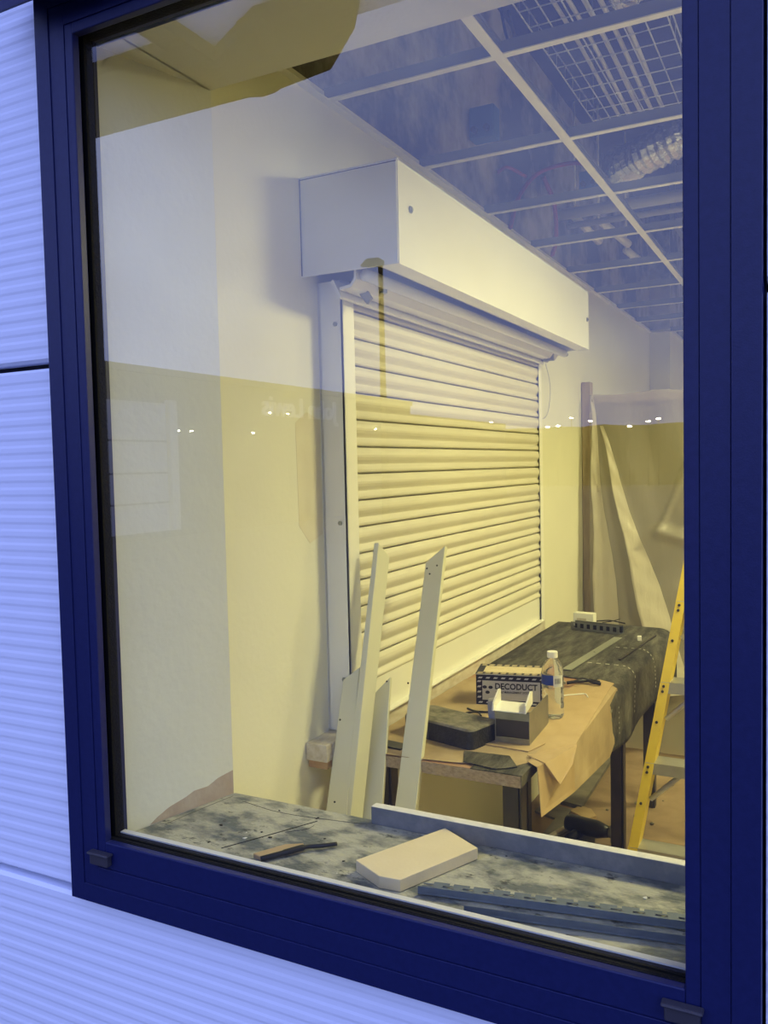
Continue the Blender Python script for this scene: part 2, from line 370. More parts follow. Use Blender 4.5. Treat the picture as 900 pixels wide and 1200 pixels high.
for yy0, yy1 in ((1.97, 2.032), (3.733, 3.775)):
    bm = NB()
    box(bm, 0, .008, yy0 - 1.9, yy1 - 1.9, .874, 2.10)
    box(bm, .003, .078, yy0 - 1.9, yy0 + .004 - 1.9, .874, 2.10) if yy0 < 3 else box(bm, .003, .072, yy1 - .004 - 1.9, yy1 - 1.9, .874, 2.10)
    box(bm, .070, .078 if yy0 < 3 else .074, yy0 - 1.9, yy1 - 1.9, .874, 2.10)
    gr = obj('guide_rail', bm, M['cream'], s, bevel=.0015)
    if yy0 < 3:
        for zz in (1.985, 1.45, 1.02):
            b2 = NB(); tube(b2, [(.055, yy0 - 1.9 - .004, zz), (.055, yy0 - 1.9 + .001, zz)], .0065, 6)
            obj('screw', b2, M['screw'], gr)
# housing
hx = .285
bm = NB(); t = .002
H0, H1, HZ0, HZ1 = 0, 1.895, 2.102, 2.356
box(bm, hx - t, hx, H0, H1, HZ0, HZ1)                               # front cover
box(bm, 0, hx - t, H0, H1, HZ1 - t, HZ1)                            # top
box(bm, hx - .055, hx - t, H0, H1, HZ0, HZ0 + t)                    # underside lip
hs = obj('housing', bm, M['white_box'], s)
bm = NB(); box(bm, .0, hx - t, -.004, .0, HZ0, HZ1 - t); box(bm, .0, hx + .002, -.005, .006, HZ1 - t, HZ1 + .002)
obj('end_plate', bm, M['white_box'], s, bevel=.001)
obj('shadow_gap_line', bx(.0005, .0030, -.0062, -.0045, HZ0 + .002, HZ1 - t), M['claddk'], s); obj('shadow_gap_line', bx(.003, hx - t, -.0047, -.0042, HZ1 - t - .0035, HZ1 - t - .0015), M['claddk'], s)  # dark strips drawn in as the shadow gap round the end plate
obj('end_plate', bx(0, hx - t, H1 - .003, H1, HZ0, HZ1 - t), M['white_box'], s)
for yy, zz in ((.068, 2.25), (1.865, 2.23)):
    bm = NB(); tube(bm, [(hx - .001, yy, zz), (hx + .004, yy, zz)], .0095, 6); tube(bm, [(hx + .004, yy, zz), (hx + .007, yy, zz)], .005, 8)
    obj('bolt', bm, M['screw'], s)
# curtain roll partly seen inside the box, and lower lintel angle / bar
bm = NB(); tube(bm, [(.155, .10, 2.235), (.155, 1.80, 2.235)], .088, 28); obj('curtain_roll', bm, M['slat'], s, smooth=True)
bm = NB()
prof = [(.100, 2.062), (.135, 2.066), (.150, 2.085), (.150, 2.116), (.144, 2.116), (.143, 2.088), (.131, 2.073), (.100, 2.069)]
prism(bm, [(x, .02, zz) for x, zz in prof], (0, 1.86, 0)); obj('lintel_angle', bm, M['cream'], s)
bm = NB(); prism(bm, [(x, .02, zz) for x, zz in [(.072, 2.085), (.098, 2.040), (.104, 2.044), (.080, 2.092)]], (0, 1.80, 0)); obj('guide_flap', bm, M['cream'], s)
bm = NB(); tube(bm, [(.172, .03, 2.094), (.172, 1.90, 2.094)], .016, 18); bar = obj('bottom_bar', bm, M['cream'], s, smooth=True)
bm = NB(); tube(bm, [(.172, 1.90, 2.094), (.172, 1.935, 2.094)], .010, 12); obj('bar_bolt', bm, M['screw'], bar)
bm = NB(); box(bm, .070, .150, 1.80, 1.815, 2.055, 2.085); tube(bm, [(.110, 1.79, 2.06), (.110, 1.84, 2.06)], .008, 8); obj('end_bracket', bm, M['steel'], s)
bm = NB(); prism(bm, [(.085, .10, 2.10), (.120, .10, 2.10), (.150, .10, 2.05), (.135, .10, 2.035), (.105, .10, 2.075), (.085, .10, 2.075)], (0, .010, 0))
obj('side_bracket', bm, M['steel'], s)
bm = NB(); tube(bm, [(.16, .15, 2.068), (.16, .15, 2.078)], .011, 12); obj('bolt', bm, M['screw'], s)
# ledge
lg = thing('counter_ledge', 'painted timber ledge fixed to the wall under the roller shutter', 'ledge', (WX, 1.87, 0))
obj('batten', bx(.0005, .068, .012, 1.93, .800, .872), M['timber'], lg, bevel=.002)
obj('end_block', bx(.0005, .066, -.02, .0115, .826, .873), M['timber'], lg, bevel=.003, label='pale painted end of the ledge')
obj('raw_underside', bx(.004, .062, -.012, .0115, .806, .8255), M['rawwood'], lg)
# hanging wire by far end
bm = NB(); tube(bm, spline([(WX + .03, 3.90, 2.13), (WX + .022, 4.02, 2.07), (WX + .02, 4.09, 1.98), (WX + .018, 4.07, 1.87), (WX + .02, 3.99, 1.818), (WX + .022, 3.89, 1.822), (WX + .012, 3.83, 1.865)]), .0022, 6)
tag(obj('loose_wire', bm, M['cable'], smooth=True), 'thin grey loop of wire hanging on the wall past the shutter end', 'wire')

# ------------------------------------------------------------------ planks leaning
def ext(a, b, z):
    a, b = Vector(a), Vector(b); t = (z - a.z) / (b.z - a.z); return a + (b - a) * t
def plank(name, TL, TR, BL, BR, th, label, bev=.0015, notch=None):
    e0 = ext(TL, BL, .004); e1 = ext(TR, BR, .004)
    n = (Vector(TR) - Vector(BR)).cross(Vector(BL) - Vector(BR)).normalized()
    if n.y < 0: n = -n
    base = (e0 + e1) / 2
    pts = [Vector(p) - base for p in ([TL, TR] if notch is None else [TL, notch, TR])] + [e1 - base, e0 - base]
    bm = NB(); prism(bm, pts, n * th)
    o = obj(name, bm, M['plank'], bevel=bev); o.location = base
    o['label'] = label; o['category'] = 'trim'; o['group'] = 'white trim offcuts leaning inside the window'
    return o, n, base
pa = plank('trim_board', (-1.151, 1.939, 1.027), (-1.107, 1.952, 1.063), (-1.147, 1.828, .709), (-1.086, 1.829, .710), .006,
           'wide white trim board leaning furthest left, against the shutter guide')
# B: square trunking with a lit side
TL, TR, BL, BR = [Vector(v) for v in ((-1.099, 2.038, 1.392), (-1.085, 2.038, 1.392), (-1.097, 1.832, .705), (-1.076, 1.833, .708))]
e0, e1 = ext(TL, BL, .004), ext(TR, BR, .004); base = (e0 + e1) / 2
bm = NB(); side = Vector((.014, .052, -.015)); 
for a, b in (((TL, TR, e1, e0)),) if False else (): pass
front = [TL - base, TR - base, e1 - base, e0 - base]; back = [TL - base + Vector((.004, .050, -.045)), TR - base + Vector((.008, .048, -.045)), e1 - base + Vector((.008, .050, 0)), e0 - base + Vector((.004, .052, 0))]
va = [bm.verts.new(p) for p in front]; vb = [bm.verts.new(p) for p in back]
bm.faces.new(va); bm.faces.new(vb[::-1])
for i in range(4): bm.faces.new((va[i], va[(i + 1) % 4], vb[(i + 1) % 4], vb[i]))
o = obj('trim_channel', bm, M['plank'], bevel=.0015); o.location = base
tag(o, 'tall narrow square white trunking with a slanted top, second from left of those leaning', 'trim', 'white trim offcuts leaning inside the window')
pc = plank('trim_board', (-1.128, 2.045, .953), (-1.078, 2.076, 1.011), (-1.084, 1.896, .678), (-1.023, 1.902, .689), .012,
           'short white trim board with a slanted top between the tall narrow trunking and the tall wide board')
pd = plank('trim_board', (-1.038, 2.241, 1.317), (-.986, 2.267, 1.365), (-.990, 1.914, .710), (-.931, 1.916, .714), .019,
           'tall wide white trim board with a slanted top, furthest right of those leaning')
for (o, n, base), pts in ((pa, ((-1.143, 1.90, .93), (-1.125, 1.83, .735))), (pc, ((-1.115, 2.02, .922), (-1.086, 2.07, .998))), (pd, ((-1.030, 2.232, 1.30), (-1.018, 2.225, 1.285), (-1.0, 2.235, 1.31), (-1.02, 2.07, 1.0)))):
    for p in pts:
        p = Vector(p) - base
        # drop onto the board's face plane
        d = o.data.vertices[0].co
        q = p - n * (p - d).dot(n)
        bm = NB(); tube(bm, [q - n * .0008, q + n * .001], .0028, 8); obj('screw_hole', bm, M['black'], o)

# ------------------------------------------------------------------ workbench
bt = thing('workbench', 'rough timber workbench covered with felt and brown card, in front of the shutter', 'table', (-.90, 2.9, 0))
def tb(x0, x1, y0, y1, z0, z1): return bx(x0 + .90, x1 + .90, y0 - 2.9, y1 - 2.9, z0, z1)
bm = tb(-1.150, -.667, 1.975, 3.99, TZ - .034, TZ - .003)
bm.faces.ensure_lookup_table()
for f in bm.faces: f.material_index = 1 if f.calc_center_median().z > TZ - .004 else 0
obj('top', bm, [M['chip'], M['bench']], bt)
for x, yy in ((-.735, 2.03), (-.735, 3.26), (-1.12, 2.05), (-1.12, 3.26), (-.735, 3.93)):
    bm = tb(x, x + .042, yy, yy + .05, 0, TZ - .035); box(bm, x + .044 + .9, x + .050 + .9, yy + .004 - 2.9, yy + .046 - 2.9, 0, TZ - .035)
    obj('leg', bm, M['leg'], bt, bevel=.002)
obj('front_edge_felt', tb(-.80, -.662, 1.972, 2.10, TZ - .0028, TZ - .0005), M['felt'], bt)
# side edge strip: dark felt glued at near right corner edge
obj('side_strip', tb(-.6668, -.6655, 1.975, 2.12, TZ - .034, TZ - .003), M['felt'], bt)

# felt sheet: top + drape
def felt_pt(yy, u):
    """u 0..1 across top, 1..2 down the drape"""
    xl = -1.146; xe = -.672
    if u <= 1: return Vector((xl + (xe - xl) * u, yy, TZ + .0015 + .001 * math.sin(yy * 9 + u * 5)))
    hem = [(2.56, .10), (2.66, .165), (2.93, .19), (3.2, .215), (3.5, .19), (3.75, .21), (4.03, .26)]
    for (a, da), (b, db) in zip(hem, hem[1:]):
        if yy <= b: d = da + (db - da) * (yy - a) / (b - a); break
    else: d = hem[-1][1]
    v = u - 1; s_ = v * (d + .05)
    R = .045 + .03 * max(0, (yy - 3.2) / .8)
    if s_ < R * PI / 2: a = s_ / R; return Vector((xe + R * math.sin(a), yy, TZ + .0015 - R * (1 - math.cos(a))))
    return Vector((xe + R + .010 * math.sin(yy * 11) * v, yy, TZ + .0015 - R - (s_ - R * PI / 2)))
ft = thing('felt_sheet', 'black roofing felt sheet over the far half of the workbench, drooping off its side', 'sheet', (-.90, 3.3, TZ))
off = Vector((-.90, 3.3, TZ))
bm = NB(); NU, NV = 30, 30; grid = []
for j in range(NV + 1):
    row = []
    for i in range(NU + 1):
        u = 2 * i / NU
        y_lo = 3.05 - .12 * min(u, 1) if u <= 1 else 2.93 - .36 * (u - 1) ** .6
        yy = y_lo + (4.0 - y_lo) * j / NV
        p = felt_pt(yy, u) - off; row.append(bm.verts.new(p))
    grid.append(row)
for j in range(NV):
    for i in range(NU): bm.faces.new((grid[j][i], grid[j][i + 1], grid[j + 1][i + 1], grid[j + 1][i]))
fo = obj('felt', bm, M['felt'], ft, smooth=True)
md = fo.modifiers.new('th', 'SOLIDIFY'); md.thickness = .0025; md.offset = 0
# dashed print marks on felt
def dashes(yy, u0, u1, n, wd=.008, dl=.5, jitter=0.):
    bm = NB()
    for k in range(n):
        ua = u0 + (u1 - u0) * k / n; ub = ua + (u1 - u0) / n * dl
        y2 = yy + jitter * (k / n)
        q = []
        for (u_, y_) in ((ua, y2 - wd / 2), (ub, y2 - wd / 2), (ub, y2 + wd / 2), (ua, y2 + wd / 2)):
            p = felt_pt(y_, u_); p2 = felt_pt(y_, u_ + .01); tn = (p2 - p).normalized(); nn = Vector((-tn.z, 0, tn.x)); nn = nn if nn.z > 0 or nn.x > 0 else -nn
            q.append(bm.verts.new(p + nn * .0022 - off))
        bm.faces.new(q)
    return bm
M['mark'] = mat('white_print', (.46, .44, .36), .8)
obj('printed_dashes', dashes(3.20, .72, 1.78, 15, .010, jitter=.0), M['mark'], ft)
obj('printed_dashes', dashes(3.52, .80, 1.80, 15, .010), M['mark'], ft)
M['markdim'] = mat('grey_print', (.24, .23, .19), .8)
for yy, u0, u1, n_, w_ in ((2.80, 1.35, 1.9, 4, .03), (2.90, 1.4, 1.85, 6, .012)):
    obj('printed_line', dashes(yy, u0, u1, n_, w_, .35), M['markdim'], ft)
bm = NB(); box(bm, .9 - .686, .9 - .684, -.2, .6, 0.0035, .0045)
# kraft card sheets
def sheet(name, pts, z, th, m, label, cat='card'):
    c = Vector((sum(p[0] for p in pts) / len(pts), sum(p[1] for p in pts) / len(pts), z))
    bm = NB(); prism(bm, [Vector((p[0], p[1], z)) - c for p in pts], (0, 0, th)); o = obj(name, bm, m); o.location = c
    return tag(o, label, cat)
sheet('card_sheet', [(-1.148, 1.98), (-.98, 1.976), (-.86, 1.99), (-.80, 2.005), (-.76, 2.03), (-.70, 2.03), (-.668, 2.08), (-.668, 2.86), (-.83, 2.80), (-1.10, 2.86), (-1.148, 2.80)], TZ - .0004, .0012, M['kraft2'],
      'large worn brown card sheet lying flat on the near half of the workbench')
sheet('card_sheet', [(-.845, 2.15), (-.70, 2.14), (-.655, 2.30), (-.645, 2.93), (-.70, 2.96), (-.76, 2.90), (-.80, 2.45)], TZ + .0012, .003, M['kraft'],
      'clean brown card sheet under the water bottle')
# card hanging down the bench side with a folded flap
cd = thing('hanging_card', 'brown card hanging down over the near right side of the workbench', 'card', (-.66, 2.3, TZ))
o_ = Vector((-.66, 2.3, TZ))
def poly_obj(name, pts, m, parent, o_, off):
    bm = NB(); prism(bm, [Vector(p) - o_ for p in pts], off); return obj(name, bm, m, parent)
poly_obj('near_panel', [(-.640, 2.03, TZ + .0045), (-.625, 2.01, .713), (-.600, 2.235, .702), (-.598, 2.225, TZ + .0045)][::1], M['kraft'], cd, o_, (-.002, 0, 0))
poly_obj('far_panel', [(-.598, 2.225, TZ + .0045), (-.600, 2.235, .702), (-.622, 2.755, .628), (-.630, 2.92, .66), (-.632, 2.92, TZ - .01), (-.645, 2.90, TZ + .0045)], M['kraft2'], cd, o_, (-.002, 0, 0))
poly_obj('top_panel', [(-.675, 2.06, TZ + .0042), (-.640, 2.03, TZ + .0045), (-.598, 2.225, TZ + .0045), (-.645, 2.90, TZ + .0045), (-.675, 2.86, TZ + .0042)], M['kraft'], cd, o_, (0, 0, .0015))
poly_obj('flap', [(-.690, 2.10, TZ + .0062), (-.630, 2.06, TZ + .007), (-.596, 2.08, .775), (-.588, 2.17, .800), (-.594, 2.24, TZ + .007)], M['kraft'], cd, o_, (0, 0, .0015))
sheet('felt_offcut', [(-.86, 2.08), (-.735, 2.09), (-.690, 2.02), (-.735, 1.985), (-.83, 2.0)], TZ + .0012, .002, M['felt'], 'small square of dark felt at the front right corner of the workbench', 'felt')

# ------------------------------------------------------------------ things on bench
def rbox(name, sx, sy, sz, m, loc, rz, bevel=.003, seg=2, parent=None):
    bm = bx(-sx / 2, sx / 2, -sy / 2, sy / 2, 0, sz); o = obj(name, bm, m, parent, bevel=bevel, seg=seg)
    if loc is not None: o.location = loc; o.rotation_euler = (0, 0, rz)
    return o
# paver
def rr(hx_, hy_, rad, z):
    out = []
    for cx, cy, a0 in ((hx_ - rad, hy_ - rad, 0), (-hx_ + rad, hy_ - rad, PI / 2), (-hx_ + rad, -hy_ + rad, PI), (hx_ - rad, -hy_ + rad, 1.5 * PI)):
        for k in range(6): a = a0 + k * PI / 10; out.append(Vector((cx + rad * math.cos(a), cy + rad * math.sin(a), z)))
    return out
bm = NB(); loops = [[bm.verts.new(p) for p in rr(a, b, c, z)] for a, b, c, z in ((.125, .065, .018, 0), (.125, .065, .018, .050), (.1225, .0625, .0165, .0545), (.119, .059, .014, .056))]
for A, B in zip(loops, loops[1:]):
    for k in range(24): bm.faces.new((A[k], A[(k + 1) % 24], B[(k + 1) % 24], B[k]))
bm.faces.new(loops[-1]); bm.faces.new(loops[0][::-1])
for f in bm.faces: f.material_index = 1 if f.calc_center_median().z > .051 else 0
o = obj('rubber_block', bm, [M['paver'], M['paver_top']]); o.location = (-.945, 2.185, TZ + .001); o.rotation_euler = (0, 0, math.radians(-16))
tag(o, 'thick black rounded block with a dusty top at the near end of the workbench', 'block')
bm = NB(); tube(bm, [(-.03, -.0655, .002), (-.03, -.0655, .046)], .0012, 6); obj('seam', bm, M['markdim'], o)
# thin stack left of paver
sheet('steel_strip', [(-1.14, 2.03), (-1.02, 2.015), (-1.02, 2.06), (-1.14, 2.08)], TZ + .0012, .004, M['black'], 'flat black strip lying on card behind the leaning trims', 'strip')

# printed carton
ct = thing('printed_carton', 'small black and white printed carton lettered DECODUCT on the workbench', 'box', (-.9, 2.605, TZ + .001), math.radians(13))
CW, CD, CH = .224, .135, .099
bm = bx(-CW / 2, CW / 2, -CD / 2, CD / 2, 0, CH - .001)
bm.faces.ensure_lookup_table(); obj('carton_body', bm, M['boxcard'], ct)
yf = -CD / 2 - .0003
bm = NB()
def q(bm, x0, x1, z0, z1, yy=yf): 
    v = [bm.verts.new(p) for p in ((x0, yy, z0), (x1, yy, z0), (x1, yy, z1), (x0, yy, z1))]; bm.faces.new(v)
bw = .016
q(bm, -CW / 2, CW / 2, 0.0005, bw); q(bm, -CW / 2, CW / 2, CH - bw - .004, CH - .001); q(bm, -CW / 2, -CW / 2 + bw + .004, bw, CH - bw - .004); q(bm, CW / 2 - bw - .004, CW / 2, bw, CH - bw - .004)
obj('border_print', bm, M['ink'], ct)
bm = NB()
def dash(bm, cx, cz, l, h, sk, yy=yf - .0003):
    v = [bm.verts.new(p) for p in ((cx - l / 2 - sk, yy, cz - h / 2), (cx + l / 2 - sk, yy, cz - h / 2), (cx + l / 2 + sk, yy, cz + h / 2), (cx - l / 2 + sk, yy, cz + h / 2))]; bm.faces.new(v)
for k in range(9):
    for zz in (.008, CH - .011): dash(bm, -CW / 2 + .014 + k * .0245, zz, .012, .005, .002)
for k in range(4):
    for xx in (-CW / 2 + .010, CW / 2 - .010): dash(bm, xx, .025 + k * .017, .011, .006, .002)
obj('border_dashes', bm, M['boxcard'], ct)
# top
bm = bx(-CW / 2 - .003, CW / 2 + .002, -CD / 2 - .004, CD / 2 + .001, CH - .0005, CH + .0015); tp = obj('lid_flap', bm, M['boxcard'], ct)
bm = NB(); zt = CH + .0018
def qt(bm, x0, x1, y0, y1, zz=zt, sk=0): bm.faces.new([bm.verts.new(p) for p in ((x0 - sk, y0, zz), (x1 - sk, y0, zz), (x1 + sk, y1, zz), (x0 + sk, y1, zz))])
qt(bm, -CW / 2 - .002, CW / 2, -CD / 2 - .003, -CD / 2 + .026); qt(bm, -CW / 2 - .002, CW / 2, CD / 2 - .028, CD / 2); qt(bm, -CW / 2 - .002, -CW / 2 + .020, -CD / 2 + .026, CD / 2 - .028); qt(bm, CW / 2 - .020, CW / 2, -CD / 2 + .026, CD / 2 - .028)
obj('lid_print', bm, M['ink'], ct)
for yr in ((-CD / 2 + .005, -CD / 2 + .018), (CD / 2 - .009, CD / 2 - .022)):
  bm = NB()
  for k in range(9):
    for yy in yr: qt(bm, -CW / 2 + .004 + k * .0248, -CW / 2 + .021 + k * .0248, yy - .003, yy + .004, zt + .0004, .002)
  obj('lid_dashes', bm, M['carddust'], ct)
bm = NB(); qt(bm, -CW / 2 + .020, CW / 2 - .020, -CD / 2 + .026, CD / 2 - .028); obj('lid_centre', bm, M['carddust'], ct)
bm = text_bm('DECODUCT', .0265, Matrix.Translation((-.052, yf - .0005, .053)) @ Matrix.Rotation(PI / 2, 4, 'X'), .0002, .0007, .92); obj('lettering', bm, M['ink'], ct)
bm = text_bm('CABLE MANAGEMENT SYSTEM', .0088, Matrix.Translation((-.048, yf - .0005, .040)) @ Matrix.Rotation(PI / 2, 4, 'X'), .0002, .0002, .93); obj('lettering', bm, M['ink'], ct)
bm = NB()
for a in range(3):
    an = a * 2 * PI / 3 + .5; cx, cz = -.075 + .011 * math.cos(an), .052 + .011 * math.sin(an)
    prism(bm, [(cx + .0075 * math.cos(k * PI / 4), yf - .0003, cz + .0055 * math.sin(k * PI / 4)) for k in range(8)], (0, -.0003, 0))
obj('emblem', bm, M['ink'], ct)

# bottle
bo = thing('water_bottle', 'clear plastic water bottle with white cap and blue label on card', 'bottle', (-.728, 2.47, TZ + .0045))
pr = [(0, .002), (.028, 0), (.0325, .006), (.033, .02), (.031, .026), (.033, .032), (.033, .045), (.031, .05), (.033, .056), (.033, .075), (.0315, .082), (.033, .088), (.033, .135), (.0325, .142), (.026, .162), (.017, .176), (.0135, .181), (.0135, .186)]
bm = NB(); lathe(bm, pr, 32); obj('bottle_body', bm, M['bottle'], bo, smooth=True)
def arc_label(r, z0, z1, a0, a1):
    bm = NB(); n = 14; A = []; B = []
    for k in range(n + 1):
        a = a0 + (a1 - a0) * k / n; A.append(bm.verts.new((r * math.cos(a), r * math.sin(a), z0))); B.append(bm.verts.new((r * math.cos(a), r * math.sin(a), z1)))
    for k in range(n): bm.faces.new((A[k], A[k + 1], B[k + 1], B[k]))
    return bm
lbl = obj('label', arc_label(.0336, .103, .133, math.radians(170), math.radians(290)), M['label_blue'], bo, smooth=True, label='blue label')
obj('label', arc_label(.0336, .098, .133, math.radians(290), math.radians(345)), M['label_white'], bo, smooth=True, label='white back label')
bm = NB()
for k in range(6):
    a = math.radians(298 + k * 6); 
    v = [bm.verts.new((.0342 * math.cos(a + d), .0342 * math.sin(a + d), zz)) for d, zz in ((0, .108), (.04, .108), (.04, .124), (0, .124))]; bm.faces.new(v)
obj('barcode', bm, M['ink'], bo)
bm = NB(); lathe(bm, [(0, .182), (.0155, .182), (.016, .184), (.016, .198), (.015, .200), (0, .200)], 28); obj('cap', bm, M['white'], bo, smooth=False)

# galvanised box + white trunking end + tape roll
gb = thing('metal_box', 'open galvanised metal box holding a cut white trunking piece, in front of the printed carton', 'metal box', (-.765, 2.29, TZ + .0045), math.radians(3))
bm = NB(); t = .0015; sx, sy, sh = .098, .215, .088
box(bm, -sx / 2, sx / 2, -sy / 2, sy / 2, 0, t)
box(bm, sx / 2 - t, sx / 2, -sy / 2, sy / 2, t, sh); box(bm, -sx / 2, -sx / 2 + t, -sy / 2, sy / 2 - .1, t, sh * .9)
box(bm, -sx / 2 + t, sx / 2 - t, sy / 2 - t, sy / 2, t, sh * .3)
obj('box_shell', bm, M['steel'], gb)
bm = NB(); box(bm, -sx / 2 + t, sx / 2 - t, -sy / 2, -sy / 2 + t, sh * .74, sh * .97)
obj('front_lip', bm, M['steel'], gb)
obj('front_lip', bx(-sx / 2 + t, sx / 2 - t, -sy / 2, -sy / 2 + t, t, sh * .16), M['steel'], gb)
obj('front_panel', bx(-sx / 2 + t, sx / 2 - t, -sy / 2 + .006, -sy / 2 + .008, sh * .16, sh * .74), M['leg'], gb, label='recessed front panel with a dark reflection painted in')  # dark colour stands in for the reflection in the steel front
bm = NB(); prism(bm, [(-.046, -.10, .083), (.046, -.10, .083), (.046, -.03, .092), (-.046, -.03, .092)], (0, 0, .002))
tk = thing('trunking_offcut', 'short white plastic trunking offcut with two upright sides on the galvanised box', 'trunking', (-.773, 2.285, TZ + .0065), math.radians(3))
obj('web', bm, M['white'], tk)
for xx in (-.048, .044):
    bm = NB(); prism(bm, [(xx, -.105, .084), (xx, -.03, .094), (xx, -.030, .128), (xx, -.045, .132), (xx, -.10, .105)], (.004, 0, 0)); obj('side_wall', bm, M['white'], tk)
tr_ = thing('tape_roll', 'roll of grey tape leaning against the left side of the metal box', 'tape', (-.838, 2.262, TZ + .052))
bm = NB(); prof = [(.030, -.009), (.050, -.009), (.050, .009), (.030, .009), (.030, -.009)]
lathe(bm, prof, 32); bmesh.ops.transform(bm, matrix=Matrix.Rotation(math.radians(12), 4, 'Z') @ Matrix.Rotation(math.radians(80), 4, 'Y'), verts=bm.verts[:])
M['tape'] = mat('lilac_grey_tape', (.25, .25, .30), .35); obj('tape', bm, M['tape'], tr_)
bm = NB(); lathe(bm, [(.027, -.0085), (.0298, -.0085), (.0298, .0085), (.027, .0085), (.027, -.0085)], 32); bmesh.ops.transform(bm, matrix=Matrix.Rotation(math.radians(12), 4, 'Z') @ Matrix.Rotation(math.radians(80), 4, 'Y'), verts=bm.verts[:])
obj('core', bm, M['white'], tr_)

# pliers
pl = thing('pliers', 'black handled pliers lying behind the water bottle', 'pliers', (-.735, 2.875, TZ + .006))
bm = NB(); tube(bm, spline([(-.055, -.025, .004), (-.02, -.008, .009), (.01, .012, .010), (.05, .018, .006)]), [.006] * 8 + [.007] * 8 + [.006] * 9, 8); obj('handle', bm, M['black'], pl, smooth=True)
bm = NB(); tube(bm, spline([(-.03, .02, .004), (-.005, .015, .012), (.03, -.004, .010), (.058, -.002, .006)]), .006, 8); obj('handle', bm, M['black'], pl, smooth=True)
bm = NB(); prism(bm, [(-.055, -.035, .002), (-.09, -.06, .002), (-.094, -.055, .002), (-.066, -.018, .002)], (0, 0, .008)); obj('jaw', bm, M['steel'], pl)
# cable tie (white string)
bm = NB(); tube(bm, spline([(-.765, 2.70, TZ + .006), (-.73, 2.73, TZ + .006), (-.70, 2.745, TZ + .007), (-.683, 2.715, TZ + .006)]), .0024, 6)
tag(obj('cable_tie', bm, M['white'], smooth=True), 'thin white cable tie lying on the card right of the bottle', 'cable tie')
# dark bits near carton
for i, (pts, lab) in enumerate((([(-1.0, 2.45, TZ + .004), (-.96, 2.43, TZ + .004), (-.90, 2.44, TZ + .006)], 'bent black wire offcut between the rubber block and the carton'),
                                ([(-.985, 2.40, TZ + .004), (-.95, 2.41, TZ + .008), (-.93, 2.39, TZ + .004)], 'short black wire offcut behind the rubber block'))):
    bm = NB(); tube(bm, spline(pts), .003, 6); tag(obj('wire_offcut', bm, M['black'], smooth=True), lab, 'wire')
# aluminium strip on felt
def bar2(p0, p1, wd, th, z):
    p0, p1 = Vector((*p0, 0)), Vector((*p1, 0)); d = (p1 - p0).normalized(); n = Vector((-d.y, d.x, 0)) * wd / 2; c = (p0 + p1) / 2
    bm = NB(); prism(bm, [p0 - n - c, p1 - n - c, p1 + n - c, p0 + n - c], (0, 0, th)); return bm, Vector((c.x, c.y, z))
mts = mat('dull_metal_strip', (.30, .31, .27), .5, .3)
bm, c = bar2((-.846, 3.05), (-.795, 3.70), .036, .003, TZ + .0045); o = obj('metal_strip', bm, mts, bevel=.0008); o.location = c
tag(o, 'long flat grey metal strip lying on the black felt', 'strip')
bm = NB(); tube(bm, [(0, .0, .003), (0, .0, .0036)], .004, 8); obj('screw_hole', bm, M['black'], o)
bm, c = bar2((-.70, 3.28), (-.655, 3.80), .010, .004, TZ + .0045); o = obj('felt_strip', bm, M['leg']); o.location = c
tag(o, 'narrow dark strip lying along the right edge of the felt', 'strip')
# slotted trunking
st = thing('slotted_trunking', 'short slotted white trunking lying on the far end of the workbench', 'trunking', (-.922, 3.80, TZ + .0035), math.radians(-12))
bm = bx(-.118, .118, 0, .045, 0, .003); box(bm, -.118, .118, .042, .045, .003, .036)
box(bm, -.118, .118, 0, .003, .003, .008); box(bm, -.118, .118, 0, .003, .030, .036)
for k in range(8):
    x = -.118 + k * (.236 - .014) / 7; box(bm, x, x + .014, 0, .003, .008, .030)
obj('trunking_body', bm, M['steel'], st)
obj('inner_back', bx(-.114, .114, .030, .0405, .003, .030), M['black'], st)
bk = rbox('white_block', .098, .045, .062, M['cream'], (-1.0, 3.93, TZ + .0035), math.radians(-5), .002)
tag(bk, 'cream plastic socket box standing behind the slotted trunking', 'box')
obj('slot', bx(-.030, .015, -.0232, -.0222, .026, .038), M['timber'], bk)
bm = NB(); tube(bm, spline([(-.93, 3.87, TZ + .04), (-.87, 3.88, TZ + .045), (-.80, 3.87, TZ + .038)]), .003, 6); tube(bm, spline([(-.90, 3.86, TZ + .037), (-.86, 3.85, TZ + .047), (-.83, 3.90, TZ + .05)]), .0025, 6)
tag(obj('cable_offcut', bm, M['black'], smooth=True), 'tangle of dark cable lying on the slotted trunking', 'cable')
wb = rbox('cable_clip', .018, .014, .022, M['white'], (-.70, 3.675, TZ + .0035), .2, .003); tag(wb, 'tiny white plastic clip on the far right of the felt', 'clip')

# ------------------------------------------------------------------ floor things
bm = NB()
def board(name, pts, th, m, label, cat='board', z0=.001):
    c = Vector((sum(p[0] for p in pts) / len(pts), sum(p[1] for p in pts) / len(pts), z0))
    bm = NB(); prism(bm, [Vector((p[0], p[1], z0)) - c for p in pts], (0, 0, th)); o = obj(name, bm, m); o.location = c; return tag(o, label, cat)
board('grey_board', [(-1.09, 3.80), (-.985, 3.78), (-1.0, 4.60), (-1.09, 4.62)], .018, M['dkboard'], 'long grey board lying on the floor under the workbench')
board('grey_board', [(-1.07, 3.10), (-.80, 3.06), (-.86, 3.55), (-1.06, 3.62)], .012, M['dkboard'], 'wide dark board on the floor at the near end under the workbench')
board('grey_board', [(-1.17, 3.66), (-1.02, 3.60), (-1.02, 3.74), (-1.16, 3.78)], .010, M['dkboard'], 'short dark board offcut between the two larger boards under the workbench')
